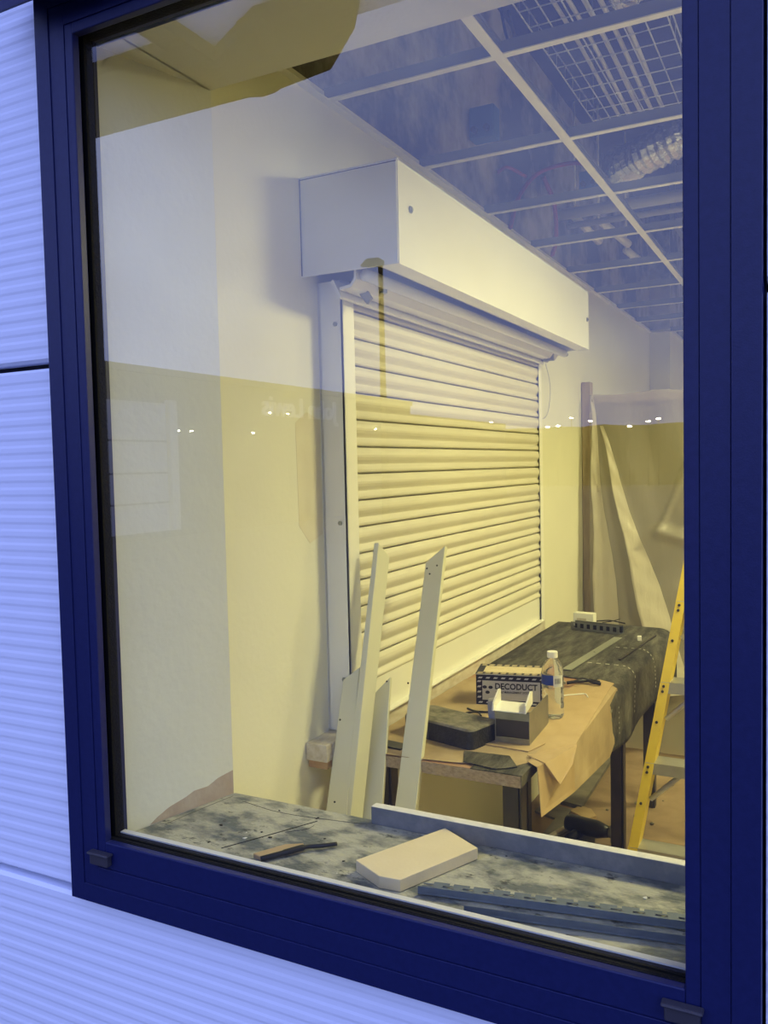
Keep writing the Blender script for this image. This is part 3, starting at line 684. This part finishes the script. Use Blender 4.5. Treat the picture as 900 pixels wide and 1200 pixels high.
board('card_scrap', [(-1.02, 3.72), (-.93, 3.66), (-.90, 3.71), (-.94, 3.78), (-1.0, 3.80)], .012, M['kraft'], 'torn brown card scrap on the floor under the workbench', 'card', .001)
bm, c = bar2((-1.02, 3.40), (-.97, 3.56), .022, .014, .014); o = obj('wood_stick', bm, M['timber']); o.location = c; tag(o, 'short pale wood stick on the dark board beside the power tool', 'stick')
dr = thing('power_tool', 'black power tool lying on the floor near the bench leg', 'tool', (-.855, 3.47, .055), math.radians(-8))
dr.location.z = .060
bm = NB(); tube(bm, [(-.12, 0, 0), (-.10, 0, 0), (.02, 0, 0), (.05, 0, 0), (.07, 0, 0)], [.03, .038, .036, .028, .022], 16); obj('motor_housing', bm, M['black'], dr, smooth=True)
bm = NB(); tube(bm, [(.07, 0, 0), (.10, 0, 0), (.115, 0, 0)], [.022, .022, .014], 16); obj('collar', bm, M['steel'], dr, smooth=False)
bm = NB(); tube(bm, [(-.05, 0, -.02), (-.08, -.08, -.034)], [.022, .018], 12); obj('handle', bm, M['black'], dr, smooth=True)
bm = bx(.085, .093, -.03, .03, -.03, .045); obj('guard', bm, M['steel'], dr)
for i in range(14):
    x = random.uniform(-.98, -.62); yy = random.uniform(3.45, 4.4); r = random.uniform(.004, .011)
    bm = NB(); bmesh.ops.create_icosphere(bm, subdivisions=1, radius=r)
    for v in bm.verts: v.co *= random.uniform(.7, 1.3); v.co.z *= .6
    o = obj('debris_chip', bm, M['dkboard']); o.location = (x, yy, r * .6)
    tag(o, 'small dark chip of debris on the brown floor by the workbench', 'debris', 'debris chips on the floor')
board('pale_board', [(-.62, 3.25), (.1, 3.0), (.2, 3.12), (-.55, 3.42)], .04, M['dkboard'], 'grey board lying on the floor at the ladder foot')

# ------------------------------------------------------------------ ladder
ld = thing('step_ladder', 'yellow stepladder with grey aluminium treads standing right of the workbench', 'ladder', (-.55, 2.86, 0))
lo = Vector((-.55, 2.86, 0))
from mathutils import Matrix as Mx
def rail(x, flip):
    """front rail leaning back and inwards to the right"""
    p0 = Vector((x, 2.86, 0)); lean = Vector((.215 * (1 if flip else -1) , .30, 1.35)); 
    bm = NB()
    s1 = 1 if flip else -1
    def seg(ox0, ox1, oy0, oy1):
        a = [Vector((x + ox0 * s1, 2.86 + oy0, 0)), Vector((x + ox1 * s1, 2.86 + oy0, 0)), Vector((x + ox1 * s1, 2.86 + oy1, 0)), Vector((x + ox0 * s1, 2.86 + oy1, 0))]
        prism(bm, [v - lo for v in a], lean)
    seg(0, .032, 0, .004); seg(.028, .032, .004, .085); seg(0, .032, .085, .089)
    return obj('side_rail', bm, M['yellow'], ld)
XL0, XL1 = -.640, -.02
rail(XL0, True); rail(XL1, False)
for i, zz in enumerate((.26, .545, .82, 1.10)):
    t = zz / 1.35; xa = XL0 + .215 * t + .004; xb = XL1 - .215 * t - .004; yy = 2.86 + .30 * t
    bm = bx(xa - lo.x, xb - lo.x, yy - lo.y + .002, yy - lo.y + .085, zz - .002, zz + .002)
    box(bm, xa - lo.x, xb - lo.x, yy - lo.y, yy - lo.y + .003, zz - .038, zz + .002)
    box(bm, xa - lo.x, xb - lo.x, yy - lo.y + .083, yy - lo.y + .086, zz - .03, zz + .002)
    tr0 = obj('tread', bm, M['alu'], ld)
    bm = NB(); tube(bm, [Vector((xa + .012, yy + .02, zz - .135)) - lo, Vector((xa + .115, yy + .03, zz - .036)) - lo], .009, 8); obj('brace', bm, M['alu'], ld)
    for dz in (-.012, -.030, -.135):
        for k in (0,):
            bm = NB(); tt = (zz + dz) / 1.35; xr = XL0 + .215 * tt; y_ = 2.86 + .30 * tt
            tube(bm, [Vector((xr + .014, y_ - .004, zz + dz)) - lo, Vector((xr + .014, y_ + .001, zz + dz)) - lo], .005, 8); obj('rivet', bm, M['leg'], ld)
# rear legs
for x, sg in ((XL0 + .20, 1), (XL1 - .20, -1)):
    bm = NB(); prism(bm, [Vector((x, 3.62, 0)) - lo, Vector((x + .025 * sg, 3.62, 0)) - lo, Vector((x + .025 * sg, 3.65, 0)) - lo, Vector((x, 3.65, 0)) - lo], (.03 * sg, -.36, 1.35)); obj('rear_leg', bm, M['yellow'], ld)
bm = bx(XL0 + .215 - lo.x, XL1 - .215 - lo.x, .26, .44, 1.352, 1.39); obj('top_cap', bm, M['yellow'], ld, bevel=.006)
bm = bx(XL0 + .20 - lo.x, XL1 - .20 - lo.x, .735, .745, .30, .33); obj('rear_rail', bm, M['alu'], ld)

# ------------------------------------------------------------------ polythene sheet at far end of bench
fr = thing('timber_screen', 'timber framed screen behind the hanging polythene past the workbench end', 'screen', (-1.2, 4.8, 0))
def fb(x0, x1, y0, y1, z0, z1): return bx(x0 + 1.2, x1 + 1.2, y0 - 4.8, y1 - 4.8, z0, z1)
M['stud'] = mat('studwork', (.36, .29, .20), .8, col2=(.44, .36, .25), scale=10, stretch=(6, 6, 1))
M['boardtan'] = mat('tan_board', (.25, .23, .19), .8, col2=(.30, .27, .22), scale=4)
for x in (-1.215, -.60, .0, .56): obj('stud', fb(x, x + .045, 4.76, 4.83, 0, 2.05), M['stud'], fr)
obj('top_rail', fb(-1.17, .56, 4.765, 4.825, 1.93, 1.97), M['stud'], fr)
obj('board', fb(-1.165, .60, 4.835, 4.85, .0, 1.93), M['boardtan'], fr)
bm = NB(); nx, nz = 110, 120
X0, X1 = -1.165, .55
def seg_d(px, pz, a, b):
    ax, az = a; bx_, bz = b; dx, dz = bx_ - ax, bz - az; L2 = dx * dx + dz * dz; t = max(0, min(1, ((px - ax) * dx + (pz - az) * dz) / L2))
    qx, qz = ax + dx * t, az + dz * t; side = (px - ax) * dz - (pz - az) * dx
    return math.hypot(px - qx, pz - qz), t, (1 if side > 0 else -1)
def disp(x, z):
    d = 0
    dd, t, sgn = seg_d(x, z, (-1.10, 1.78), (-.73, .45)); wd = .012 + .045 * t
    d += .05 * t ** .6 * math.exp(-(dd / (wd * (1.0 if sgn < 0 else 1.6))) ** 2)
    dd, t, sgn = seg_d(x, z, (-1.15, 1.95), (-1.05, .4)); wd = .010 + .024 * t
    d += .04 * (.3 + t) * math.exp(-(dd / wd) ** 2)
    dd, t, sgn = seg_d(x, z, (-.63, 1.62), (-.79, 1.22)); d += .035 * math.exp(-(dd / .010) ** 2)
    dd, t, sgn = seg_d(x, z, (-.79, 1.22), (-.55, 1.15)); d += .05 * math.exp(-(dd / .03) ** 2)
    for k, (a, b, h) in enumerate((((-.3, 1.9), (.1, .2), .06), ((.2, 1.95), (.35, .1), .05), ((-.55, 1.1), (-.45, .1), .06))):
        dd, t, sgn = seg_d(x, z, a, b); d += h * t * math.exp(-(dd / (.02 + .05 * t)) ** 2)
    d += .006 * math.sin(x * 23 + z * 7) + .005 * math.sin(x * 9 - z * 14 + 1)
    return d
rows = []
for j in range(nz + 1):
    r = []
    for i in range(nx + 1):
        x = X0 + (X1 - X0) * i / nx; z = .012 + (1.975 - .012) * j / nz
        zz = z
        if j == nz: zz += .006 * math.sin(x * 14)
        pull = .05 * (1 - z / 2)
        r.append(bm.verts.new((x, 4.735 - pull - disp(x, z), zz)))
    rows.append(r)
for j in range(nz):
    for i in range(nx): bm.faces.new((rows[j][i], rows[j][i + 1], rows[j + 1][i + 1], rows[j + 1][i]))
ps = tag(obj('polythene_sheet', bm, M['poly'], smooth=True), 'translucent creased polythene dust sheet hanging past the far end of the workbench', 'sheet')

def fold(L0, L1, Rr0, Rr1, amp, n=40, m=10):
    bm = NB(); G = []
    for j in range(n + 1):
        t = j / n; row = []
        for i in range(m + 1):
            u = i / m; xl = L0[0] + (L1[0] - L0[0]) * t; xr = Rr0[0] + (Rr1[0] - Rr0[0]) * t; z = L0[1] + (L1[1] - L0[1]) * t
            xl += .006 * math.sin(t * 17); xr += .010 * math.sin(t * 11 + 1)
            x = xl + (xr - xl) * u; out = amp * t * (1 - u) ** 1.1 if u > .08 else amp * t * u / .08 * .9
            row.append(bm.verts.new((x, 4.735 - .05 * (1 - z / 2) - disp(x, z) * .25 - .012 - out - .004 * math.sin(z * 40 + u * 5), z)))
        G.append(row)
    for j in range(n):
        for i in range(m): bm.faces.new((G[j][i], G[j][i + 1], G[j + 1][i + 1], G[j + 1][i]))
    return bm
obj('gathered_fold', fold((-1.105, 1.80), (-.80, .35), (-1.095, 1.80), (-.60, .35), .14), M['poly2'], ps, smooth=True, label='bright diagonal gathered fold')
obj('gathered_fold', fold((-1.158, 1.97), (-1.13, .35), (-1.150, 1.97), (-.96, .35), .10), M['poly2'], ps, smooth=True, label='bright upright fold at the left edge')

# ------------------------------------------------------------------ sill things
fpts = [(-.724, 1.247), (-.634, 1.432), (-.548, 1.380), (-.622, 1.216), (-.660, 1.213)]
fo_ = Vector((-.64, 1.31, SZ + .001)); bm = NB()
zt = SZ + .022
prism(bm, [Vector((x, y, SZ + .0012 if i in (0, 1, 2, 3, 4) else 0)) - fo_ for i, (x, y) in enumerate(fpts)], (0, 0, .021))
o = obj('board_offcut', bm, M['foam'], bevel=.001); o.location = fo_
tag(o, 'pale five-sided board offcut lying on the window sill', 'offcut')
def bead(x0, y0, x1, y1, zb, label, wing):
    r = thing('perforated_bead', label, 'bead', ((x0 + x1) / 2, (y0 + y1) / 2, zb), math.atan2(y1 - y0, x1 - x0), 'perforated steel beads along the glass')
    Lh = math.hypot(x1 - x0, y1 - y0) / 2; bm = NB(); W = .026; th = .0008
    W = wing; rows_ = [(.0, .006, 0), (.006, .012, 1), (.012, .017, 0), (.017, .023, 1), (.023, .028, 0), (.028, .034, 1), (.034, .038, 0), (.038, .045, 2)]
    for ri, (a, b, k) in enumerate(rows_):
        if a >= W: break
        if k == 0: box(bm, -Lh, Lh, a, b, 0, th)
        else:
            n = int(2 * Lh / .034); ph = .017 if ri % 4 == 3 else 0
            for q_ in range(n + 1):
                xs = -Lh + q_ * .034 + ph
                if k == 1 and xs + .018 < Lh: box(bm, xs + .018, min(xs + .034, Lh), a, b, 0, th)
                if k == 2 and xs < Lh: box(bm, xs, min(xs + .027, Lh), a, b, 0, th)
    obj('mesh_wing', bm, M['bead'], r)
    bm = NB(); tube(bm, [(-Lh, 0, .002), (Lh, 0, .002)], .0022, 8); obj('nose', bm, M['bead'], r)
    bm = NB(); box(bm, -Lh, Lh, -.0015, -.0005, .001, .014); obj('short_wing', bm, M['bead'], r)
    return r
bead(-.592, 1.222, -.13, 1.304, SZ + .0022, 'perforated steel angle bead on the sill, the one with the wider slotted wing', .05)
bead(-.50, 1.196, -.13, 1.262, SZ + .0022, 'perforated steel angle bead on the sill, the one nearer the glass', .016)
# brush / brown stick
kn = thing('scraper', 'brown handled scraper with a long curved black blade on the left of the sill', 'scraper', (-.87, 1.25, SZ + .001))
bm = NB(); prism(bm, [(-.052, -.035, 0), (-.030, -.042, 0), (.020, .018, 0), (.010, .040, 0), (-.02, .022, 0)], (0, 0, .008)); obj('handle', bm, M['kraft'], kn, bevel=.002)
bm = NB(); tube(bm, spline([(-.028, -.044, .006), (.0, -.008, .008), (.022, .026, .008), (.045, .045, .007), (.066, .066, .006)]), [.005] * 8 + [.006] * 8 + [.004] * 17, 8); obj('blade', bm, M['black'], kn, smooth=True)
# debris on sill
for i in range(40):
    x = random.uniform(-1.12, -.2); yy = random.uniform(1.22, 1.43); r = random.uniform(.0012, .004)
    if -.74 < x < -.53 or (x > -.7 and yy < 1.34): continue
    bm = NB(); bmesh.ops.create_icosphere(bm, subdivisions=1, radius=r)
    for v in bm.verts: v.co.x *= random.uniform(.6, 1.8); v.co.y *= random.uniform(.6, 1.4); v.co.z *= .5
    dk = random.random() < .6
    o = obj('plaster_crumb', bm, M['black'] if dk else M['uptop']); o.location = (x, yy, SZ + r * .4); o.rotation_euler = (0, 0, random.random() * 3)
    tag(o, 'dark crumb of dirt on the window sill' if dk else 'pale plaster crumb on the window sill', 'debris', 'dark crumbs on the sill' if dk else 'pale crumbs on the sill')
# cracks / cut lines
for i, (pts) in enumerate(([(-1.0, 1.222), (-.955, 1.30), (-.90, 1.40)], [(-1.172, 1.26), (-1.158, 1.34), (-1.138, 1.435)], [(-1.10, 1.42), (-.98, 1.405), (-.80, 1.428)], [(-.93, 1.33), (-.90, 1.36), (-.895, 1.38)])):
    bm = NB(); tube(bm, spline([(p[0], p[1], SZ + .0002) for p in pts]), .0006 if i else .0012, 5); obj('crack', bm, M['black'], w)

# ------------------------------------------------------------------ plenum services
def tray(name, x0, x1, y0, y1, z, label):
    t = thing(name, label, 'cable tray', ((x0 + x1) / 2, y0, z)); cx = (x0 + x1) / 2; bm = NB(); hw = (x1 - x0) / 2
    for k in range(7):
        x = -hw + 2 * hw * k / 6; tube(bm, [(x, 0, 0), (x, y1 - y0, 0)], .0025, 5)
    for x in (-hw, hw): tube(bm, [(x, 0, .05), (x, y1 - y0, .05)], .0025, 5)
    n = int((y1 - y0) / .10)
    for k in range(n + 1):
        yy = k * .10; tube(bm, [(-hw, yy, .05), (-hw, yy, 0), (hw, yy, 0), (hw, yy, .05)], .0022, 5)
    obj('wire_mesh', bm, M['wire'], t)
    for yy in (.7, 1.6):
        for x in (-hw, hw): b2 = NB(); tube(b2, [(x, yy, .0), (x, yy, 3.5 - z)], .004, 6); obj('hanger_rod', b2, M['steel'], t)
    return t
tray('cable_tray', -.80, -.42, 1.75, 3.50, 2.92, 'wire mesh cable tray hanging above the open ceiling grid')
def cab(pts, r, m, label, name='cable', cat='cable', group=None, seg=8):
    bm = NB(); tube(bm, spline(pts), r, seg); return tag(obj(name, bm, m, smooth=True), label, cat, group)
for k in range(5):
    xx = -.72 + .04 * k; w_ = .02
    cab([(xx, 1.8, 2.934), (xx + w_, 2.6, 2.934), (xx + w_ * .6, 3.2, 2.934), (xx - .01 + w_, 3.48, 2.934)], .006 + .003 * random.random(), M['cable'],
        'pale cable running along the wire mesh cable tray', group='cables lying in the mesh tray')
# foil duct
def flex(pts, r, m, label, cat='duct', name='flexible_duct'):
    P = spline(pts, 14); bm = NB(); rr = [r * (1 + .07 * (1 if i % 2 else -1) + random.uniform(-.06, .06)) for i in range(len(P))]
    tube(bm, P, rr, 14); return tag(obj(name, bm, m), label, cat)
flex([(-.30, 3.75, 3.02), (-.52, 3.72, 2.93), (-.72, 3.80, 2.90), (-.84, 4.00, 2.93), (-.86, 4.15, 3.02)], .075, M['foil'], 'crumpled silver foil duct above the ceiling grid')
flex([(-.1, 2.6, 3.15), (-.45, 2.75, 3.1), (-.60, 2.9, 3.12)], .05, M['foil'], 'short silver foil duct beside the mesh tray near the window')
for i, (yy, z, r) in enumerate(((4.30, 2.86, .028), (4.42, 2.90, .022), (4.52, 2.86, .016))):
    bm = NB(); tube(bm, [(-1.219, yy, z), (XR, yy, z)], r, 14); tag(obj('lagged_pipe', bm, M['pipe'], smooth=True), ['thick', 'middle', 'thin'][i] + ' pale pipe crossing above the ceiling grid, of a bundle of three', 'pipe', 'pipe bundle above the grid')
# red cables
cab([(-1.21, 3.55, 2.62), (-1.20, 3.65, 2.78), (-1.14, 3.75, 2.90), (-1.02, 3.85, 2.95), (-.93, 3.85, 2.92), (-.89, 3.83, 2.88)], .010, M['hose'], 'red cable arching above the ceiling grid to the blue junction box')
cab([(-1.14, 3.82, 2.90), (-1.12, 3.92, 2.80), (-1.15, 4.05, 2.68), (-1.19, 4.12, 2.62)], .011, M['hose'], 'red cable dropping from the arch towards the wall')
cab([(-1.215, 3.42, 2.82), (-1.20, 3.5, 2.86), (-1.16, 3.62, 2.85)], .008, M['hose'], 'short red cable entering the wall above the grid')
for nm, loc, lab, sz in (('junction_box', (-.93, 3.84, 2.80), 'blue junction box at the end of the arching red cable', (.09, .07, .09)), ('junction_box', (-1.16, 3.12, 2.84), 'blue junction box on the wall above the grid near the shutter housing', (.10, .07, .12))):
    j = thing(nm, lab, 'junction box', loc); obj('enclosure', bx(-sz[0] / 2, sz[0] / 2, -sz[1] / 2, sz[1] / 2, 0, sz[2]), M['blue'], j, bevel=.006)
    for k in (-1, 1): b2 = NB(); tube(b2, [(k * sz[0] / 4, -sz[1] / 2 - .02, .03), (k * sz[0] / 4, -sz[1] / 2, .03)], .012, 10); obj('gland', b2, M['black'], j)
# downlight-like bright conduits
for i, (a, b) in enumerate((((-1.18, 4.52, 2.90), (-1.13, 4.85, 2.84)), ((-1.08, 4.62, 2.90), (-1.0, 5.0, 2.84)), ((-1.03, 5.08, 2.83), (-.99, 5.25, 2.80)))):
    bm = NB(); tube(bm, [a, b], .022, 14); tube(bm, [a, (a[0], a[1], 3.5)], .006, 8); tag(obj('conduit', bm, M['tee'], smooth=True), ['pale conduit stub nearest the wall above the grid', 'longer pale conduit stub right of the one at the wall', 'smallest pale conduit stub, furthest from the window'][i], 'conduit')
dk = thing('air_duct', 'large dark rectangular air duct above the ceiling grid', 'duct', (.3, 5.2, 3.0))
obj('duct_body', bx(-1.1, 1.8, 0, .45, 0, .3), M['duct'], dk, bevel=.004)
for x in (-.8, 0., .9):
    for yy in (-.03, .48): b2 = NB(); tube(b2, [(x, yy, -.03), (x, yy, .5)], .006, 6); obj('hanger_rod', b2, M['steel'], dk)
for x in (-1.1, -.35, .4, 1.15): obj('flange', bx(x, x + .03, -.02, .47, -.02, .32), M['steel'], dk)
cab([(-1.02, 2.78, 3.5), (-.97, 2.74, 3.2), (-.93, 2.72, 3.0), (-.86, 2.6, 2.9), (-.83, 2.45, 2.93)], .005, M['black'], 'thin black cable drooping into the mesh tray')
for i, x in enumerate((-.2, .25)):
    bm = NB(); tube(bm, [(x, YI, 3.44), (x, YB, 3.44)], .05, 14); tag(obj('spiral_pipe', bm, M['pipe'], smooth=True), 'long pale pipe running away above the grid, ' + ('left of two' if i == 0 else 'right of two'), 'pipe')

# ------------------------------------------------------------------ ceiling lights (real panel fittings)
def panel_light(x, y, s, e, label):
    p = thing('ceiling_light', label, 'light', (x, y, CZ - .03), 0, 'square ceiling light panels')
    bm = NB(); ring_(bm, s); obj('light_frame', bm, M['white'], p)
    obj('diffuser', bx(-s / 2 + .015, s / 2 - .015, -s / 2 + .015, s / 2 - .015, .004, .008), M['diffuser'], p)
    li = bpy.data.lights.new('panel', 'AREA'); li.shape = 'SQUARE'; li.size = s - .04; li.energy = e; li.color = WARM
    lo_ = link(bpy.data.objects.new('lamp', li)); lo_.parent = p; lo_.location = (0, 0, -.002)
def ring_(bm, s):
    h = s / 2; box(bm, -h, h, -h, -h + .015, 0, .02); box(bm, -h, h, h - .015, h, 0, .02); box(bm, -h, -h + .015, -h + .015, h - .015, 0, .02); box(bm, h - .015, h, -h + .015, h - .015, 0, .02)
panel_light(.42, 2.72, .5, 53, 'square ceiling light panel nearest the window wall')
panel_light(.79, 4.49, .56, 62, 'square ceiling light panel in the middle of the room')
panel_light(1.9, 8.2, .56, 52, 'square ceiling light panel furthest from the window')

# ------------------------------------------------------------------ outdoors behind the camera (seen mirrored in the glass)
cp = thing('entrance_canopy', 'dark flat canopy with pale roof panels projecting high above the window', 'canopy', (0, 1.15, 4.5))
k_ = 3.625
def cpt(x, yo): return (x * k_, 2.3 - k_ * (2.3 - yo) - 1.15, 0)
def cpoly(L_, z, h): 
    bm = NB(); prism(bm, [(*cpt(a, b)[:2], z) for a, b in L_], (0, 0, h)); return bm
YW = 1.965
obj('canopy_front', cpoly([(-3.0, .79), (-1.10, .765), (-1.075, .752), (-1.04, .755), (-1.02, .765), (-.884, .784), (-.763, .90), (-.737, 1.006), (-.909, 1.01), (-1.06, .93), (-1.116, 1.0), (-3.0, 1.01)], 0, .25), M['canopy'], cp)
obj('canopy_beam', cpoly([(-1.116, 1.0), (-1.06, .93), (-1.06, YW), (-1.10, YW)], 0, .25), M['canopy'], cp)
obj('canopy_end', cpoly([(-.763, .90), (-.60, 1.13), (-.5, YW), (-.66, YW), (-.737, 1.006)], 0, .25), M['canopy'], cp)
obj('roof_panel', cpoly([(-3, 1.01), (-1.116, 1.0), (-1.10, YW), (-3, YW)], .1, .01), M['canopy_light'], cp, label='pale translucent roof panel')
obj('roof_panel', cpoly([(-1.06, .93), (-.909, 1.01), (-.737, 1.006), (-.66, YW), (-1.06, YW)], .1, .01), M['canopy_light'], cp, label='pale translucent roof panel')
bm = NB(); tube(bm, [(*cpt(-.91, 1.01)[:2], -.08), (*cpt(-.91, 1.01)[:2], -.02)], .11, 20); obj('downlight', bm, M['canopy'], cp)
bm = NB(); prism(bm, [(*cpt(a, b)[:2], .08) for a, b in ((-.763, .90), (-.635, .90), (-.610, .915), (-.605, .94), (-.58, 1.2), (-.66, 1.2))], (0, 0, .1))
obj('canopy_wing', bm, M['canopy_light'], cp)

bd = thing('department_store', 'low dark store building across the yard, mirrored in the glass with raised lettering', 'building', (-16, -20, -.2))
obj('store_wall', bx(-6, 0, -11, 14, 0, 4.42), M['facade'], bd); obj('parapet', bx(-6.1, .1, -11.05, 14, 4.42, 4.60), M['facade'], bd)
obj('rear_block', bx(-5, -.2, -24, -11.1, 0, 4.1), M['facade'], bd)
lp = obj('loading_door', bx(.02, .10, 4.55, 6.75, .2, 3.65), M['facade_light'], bd, label='pale panelled door')
for z in (.95, 1.75, 2.6): obj('groove', bx(.10, .115, 4.55, 6.75, z, z + .05), M['facade'], lp)
obj('door_post', bx(.02, .2, 4.2, 4.5, .2, 3.75), M['facade_light'], bd)
Mt = Matrix.Translation((.06, -4.6, 3.55)) @ Matrix(((0, 0, 1, 0), (1, 0, 0, 0), (0, 1, 0, 0), (0, 0, 0, 1)))
bm = text_bm('John Lewis', .95, Mt, .04, 0.01, 1.12)
obj('lettering', bm, M['letters'], bd)

# street lamp
def lamp_post(x, y, h, r, head, m, name, label, group=None, em=False):
    t = thing(name, label, 'street lamp', (x, y, -.2), 0, group)
    bm = NB(); tube(bm, [(0, 0, 0), (0, 0, h)], [r * 1.3, r * .8], 10); obj('pole', bm, M['canopy'], t, smooth=True)
    if head:
        bm = NB(); tube(bm, [(.1, 0, h), (-.1, 0, h + .06), (-.5, 0, h + .08), (-.75, 0, h + .02)], [.10, .16, .15, .04], 12); obj('lamp_head', bm, M['canopy'], t, smooth=True)
    if em:
        bm = NB(); bmesh.ops.create_icosphere(bm, subdivisions=2, radius=.11); bmesh.ops.scale(bm, vec=(1.5, 1, .5), verts=bm.verts[:]); bmesh.ops.translate(bm, vec=(0, 0, h), verts=bm.verts[:]); obj('lantern', bm, M['farlamp'], t)
    return t
lamp_post(-13.5, -23.7, 8.75, .10, True, None, 'street_lamp', 'tall single-headed street lamp mirrored over the shutter', None)
for x, h in ((-28.4, 4.95), (-23.6, 5.0), (-22.9, 5.05), (-18.4, 4.5), (-17.6, 4.55), (-16.6, 5.1), (-15.2, 4.8), (-12.4, 4.3), (-11.1, 4.6), (-10.4, 4.75)):
    lamp_post(x, -59.7, h, .03, False, None, 'street_lamp', 'distant lit street lamp mirrored low in the glass', 'distant street lamps', em=True)
bm = NB()
for q_, (yy, zz) in enumerate(((-21.31, 3.44), (-20.3, 3.42), (-16.45, 2.74), (-15.9, 2.73), (-19.36, 2.76), (-27.5, 3.1))):
    t = thing('wall_lamp', 'small lit lamp on the dark store front, mirrored in the glass', 'wall lamp', (-15.93, yy, zz), 0, 'lamps on the store front')
    obj('bracket', bx(-.065, .03, -.02, .02, -.02, .02), M['canopy'], t)
    bm = NB(); bmesh.ops.create_icosphere(bm, subdivisions=2, radius=.035); bmesh.ops.scale(bm, vec=(1, 1.6, .6), verts=bm.verts[:]); bmesh.ops.translate(bm, vec=(.06, 0, 0), verts=bm.verts[:]); obj('lantern', bm, M['farlamp'], t)
def hedge(x0, x1, y, h):
    bm = NB(); n = 60; a = []; b = []; c = []
    for i in range(n + 1):
        x = (x1 - x0) * i / n; hh = h + random.uniform(-.12, .12)
        a.append(bm.verts.new((x, 0, 0))); b.append(bm.verts.new((x, random.uniform(-.2, .2), hh))); c.append(bm.verts.new((x, -2, hh)))
    for i in range(n): bm.faces.new((a[i], a[i + 1], b[i + 1], b[i])); bm.faces.new((b[i], b[i + 1], c[i + 1], c[i]))
    o = obj('tree_belt', bm, M['hedge']); o.location = (x0, y, -.2); return tag(o, 'dark distant tree belt along the horizon, mirrored in the glass', 'trees', kind='stuff')
hedge(-70, 30, -63, 4.6)

# ------------------------------------------------------------------ world
wd = bpy.data.worlds.new('dusk_sky'); C.world = wd; wd.use_nodes = True; nt = wd.node_tree; bg = nt.nodes['Background']
tc = nt.nodes.new('ShaderNodeTexCoord'); mp = nt.nodes.new('ShaderNodeMapping'); mp.inputs['Scale'].default_value = (1, 1, 1.8)
n = nt.nodes.new('ShaderNodeTexNoise'); n.inputs['Scale'].default_value = 2.6; n.inputs['Detail'].default_value = 5; n.inputs['Roughness'].default_value = .5
nt.links.new(tc.outputs['Generated'], mp.inputs[0]); nt.links.new(mp.outputs[0], n.inputs['Vector'])
r = nt.nodes.new('ShaderNodeValToRGB'); e = r.color_ramp.elements; e[0].position = .38; e[1].position = .66
e[0].color = (.33, .43, 1.12, 1); e[1].color = (.72, .86, 1.56, 1)
nt.links.new(n.outputs[0], r.inputs[0]); nt.links.new(r.outputs[0], bg.inputs['Color']); bg.inputs['Strength'].default_value = 1.5

# ------------------------------------------------------------------ camera
cam = bpy.data.cameras.new('camera'); co = link(bpy.data.objects.new('camera', cam)); C.camera = co
ya, pi_, ro = .4820704707907764, .053524045113381144, -.022813232383946787
f = Vector((-math.sin(ya) * math.cos(pi_), math.cos(ya) * math.cos(pi_), -math.sin(pi_))); r0 = Vector((math.cos(ya), math.sin(ya), 0)); u0 = r0.cross(f)
R_ = math.cos(ro) * r0 + math.sin(ro) * u0; U_ = -math.sin(ro) * r0 + math.cos(ro) * u0
m4 = Matrix(((R_.x, U_.x, -f.x, 0), (R_.y, U_.y, -f.y, 0), (R_.z, U_.z, -f.z, 1.6), (0, 0, 0, 1)))
co.matrix_world = m4
cam.sensor_fit = 'VERTICAL'; cam.sensor_height = 36; cam.lens = 987.5 / 1200 * 36; cam.clip_start = .02; cam.clip_end = 300
C.view_settings.view_transform = 'Standard'; C.view_settings.look = 'None'; C.view_settings.exposure = 0; C.view_settings.gamma = 1
C.view_settings.use_curve_mapping = False
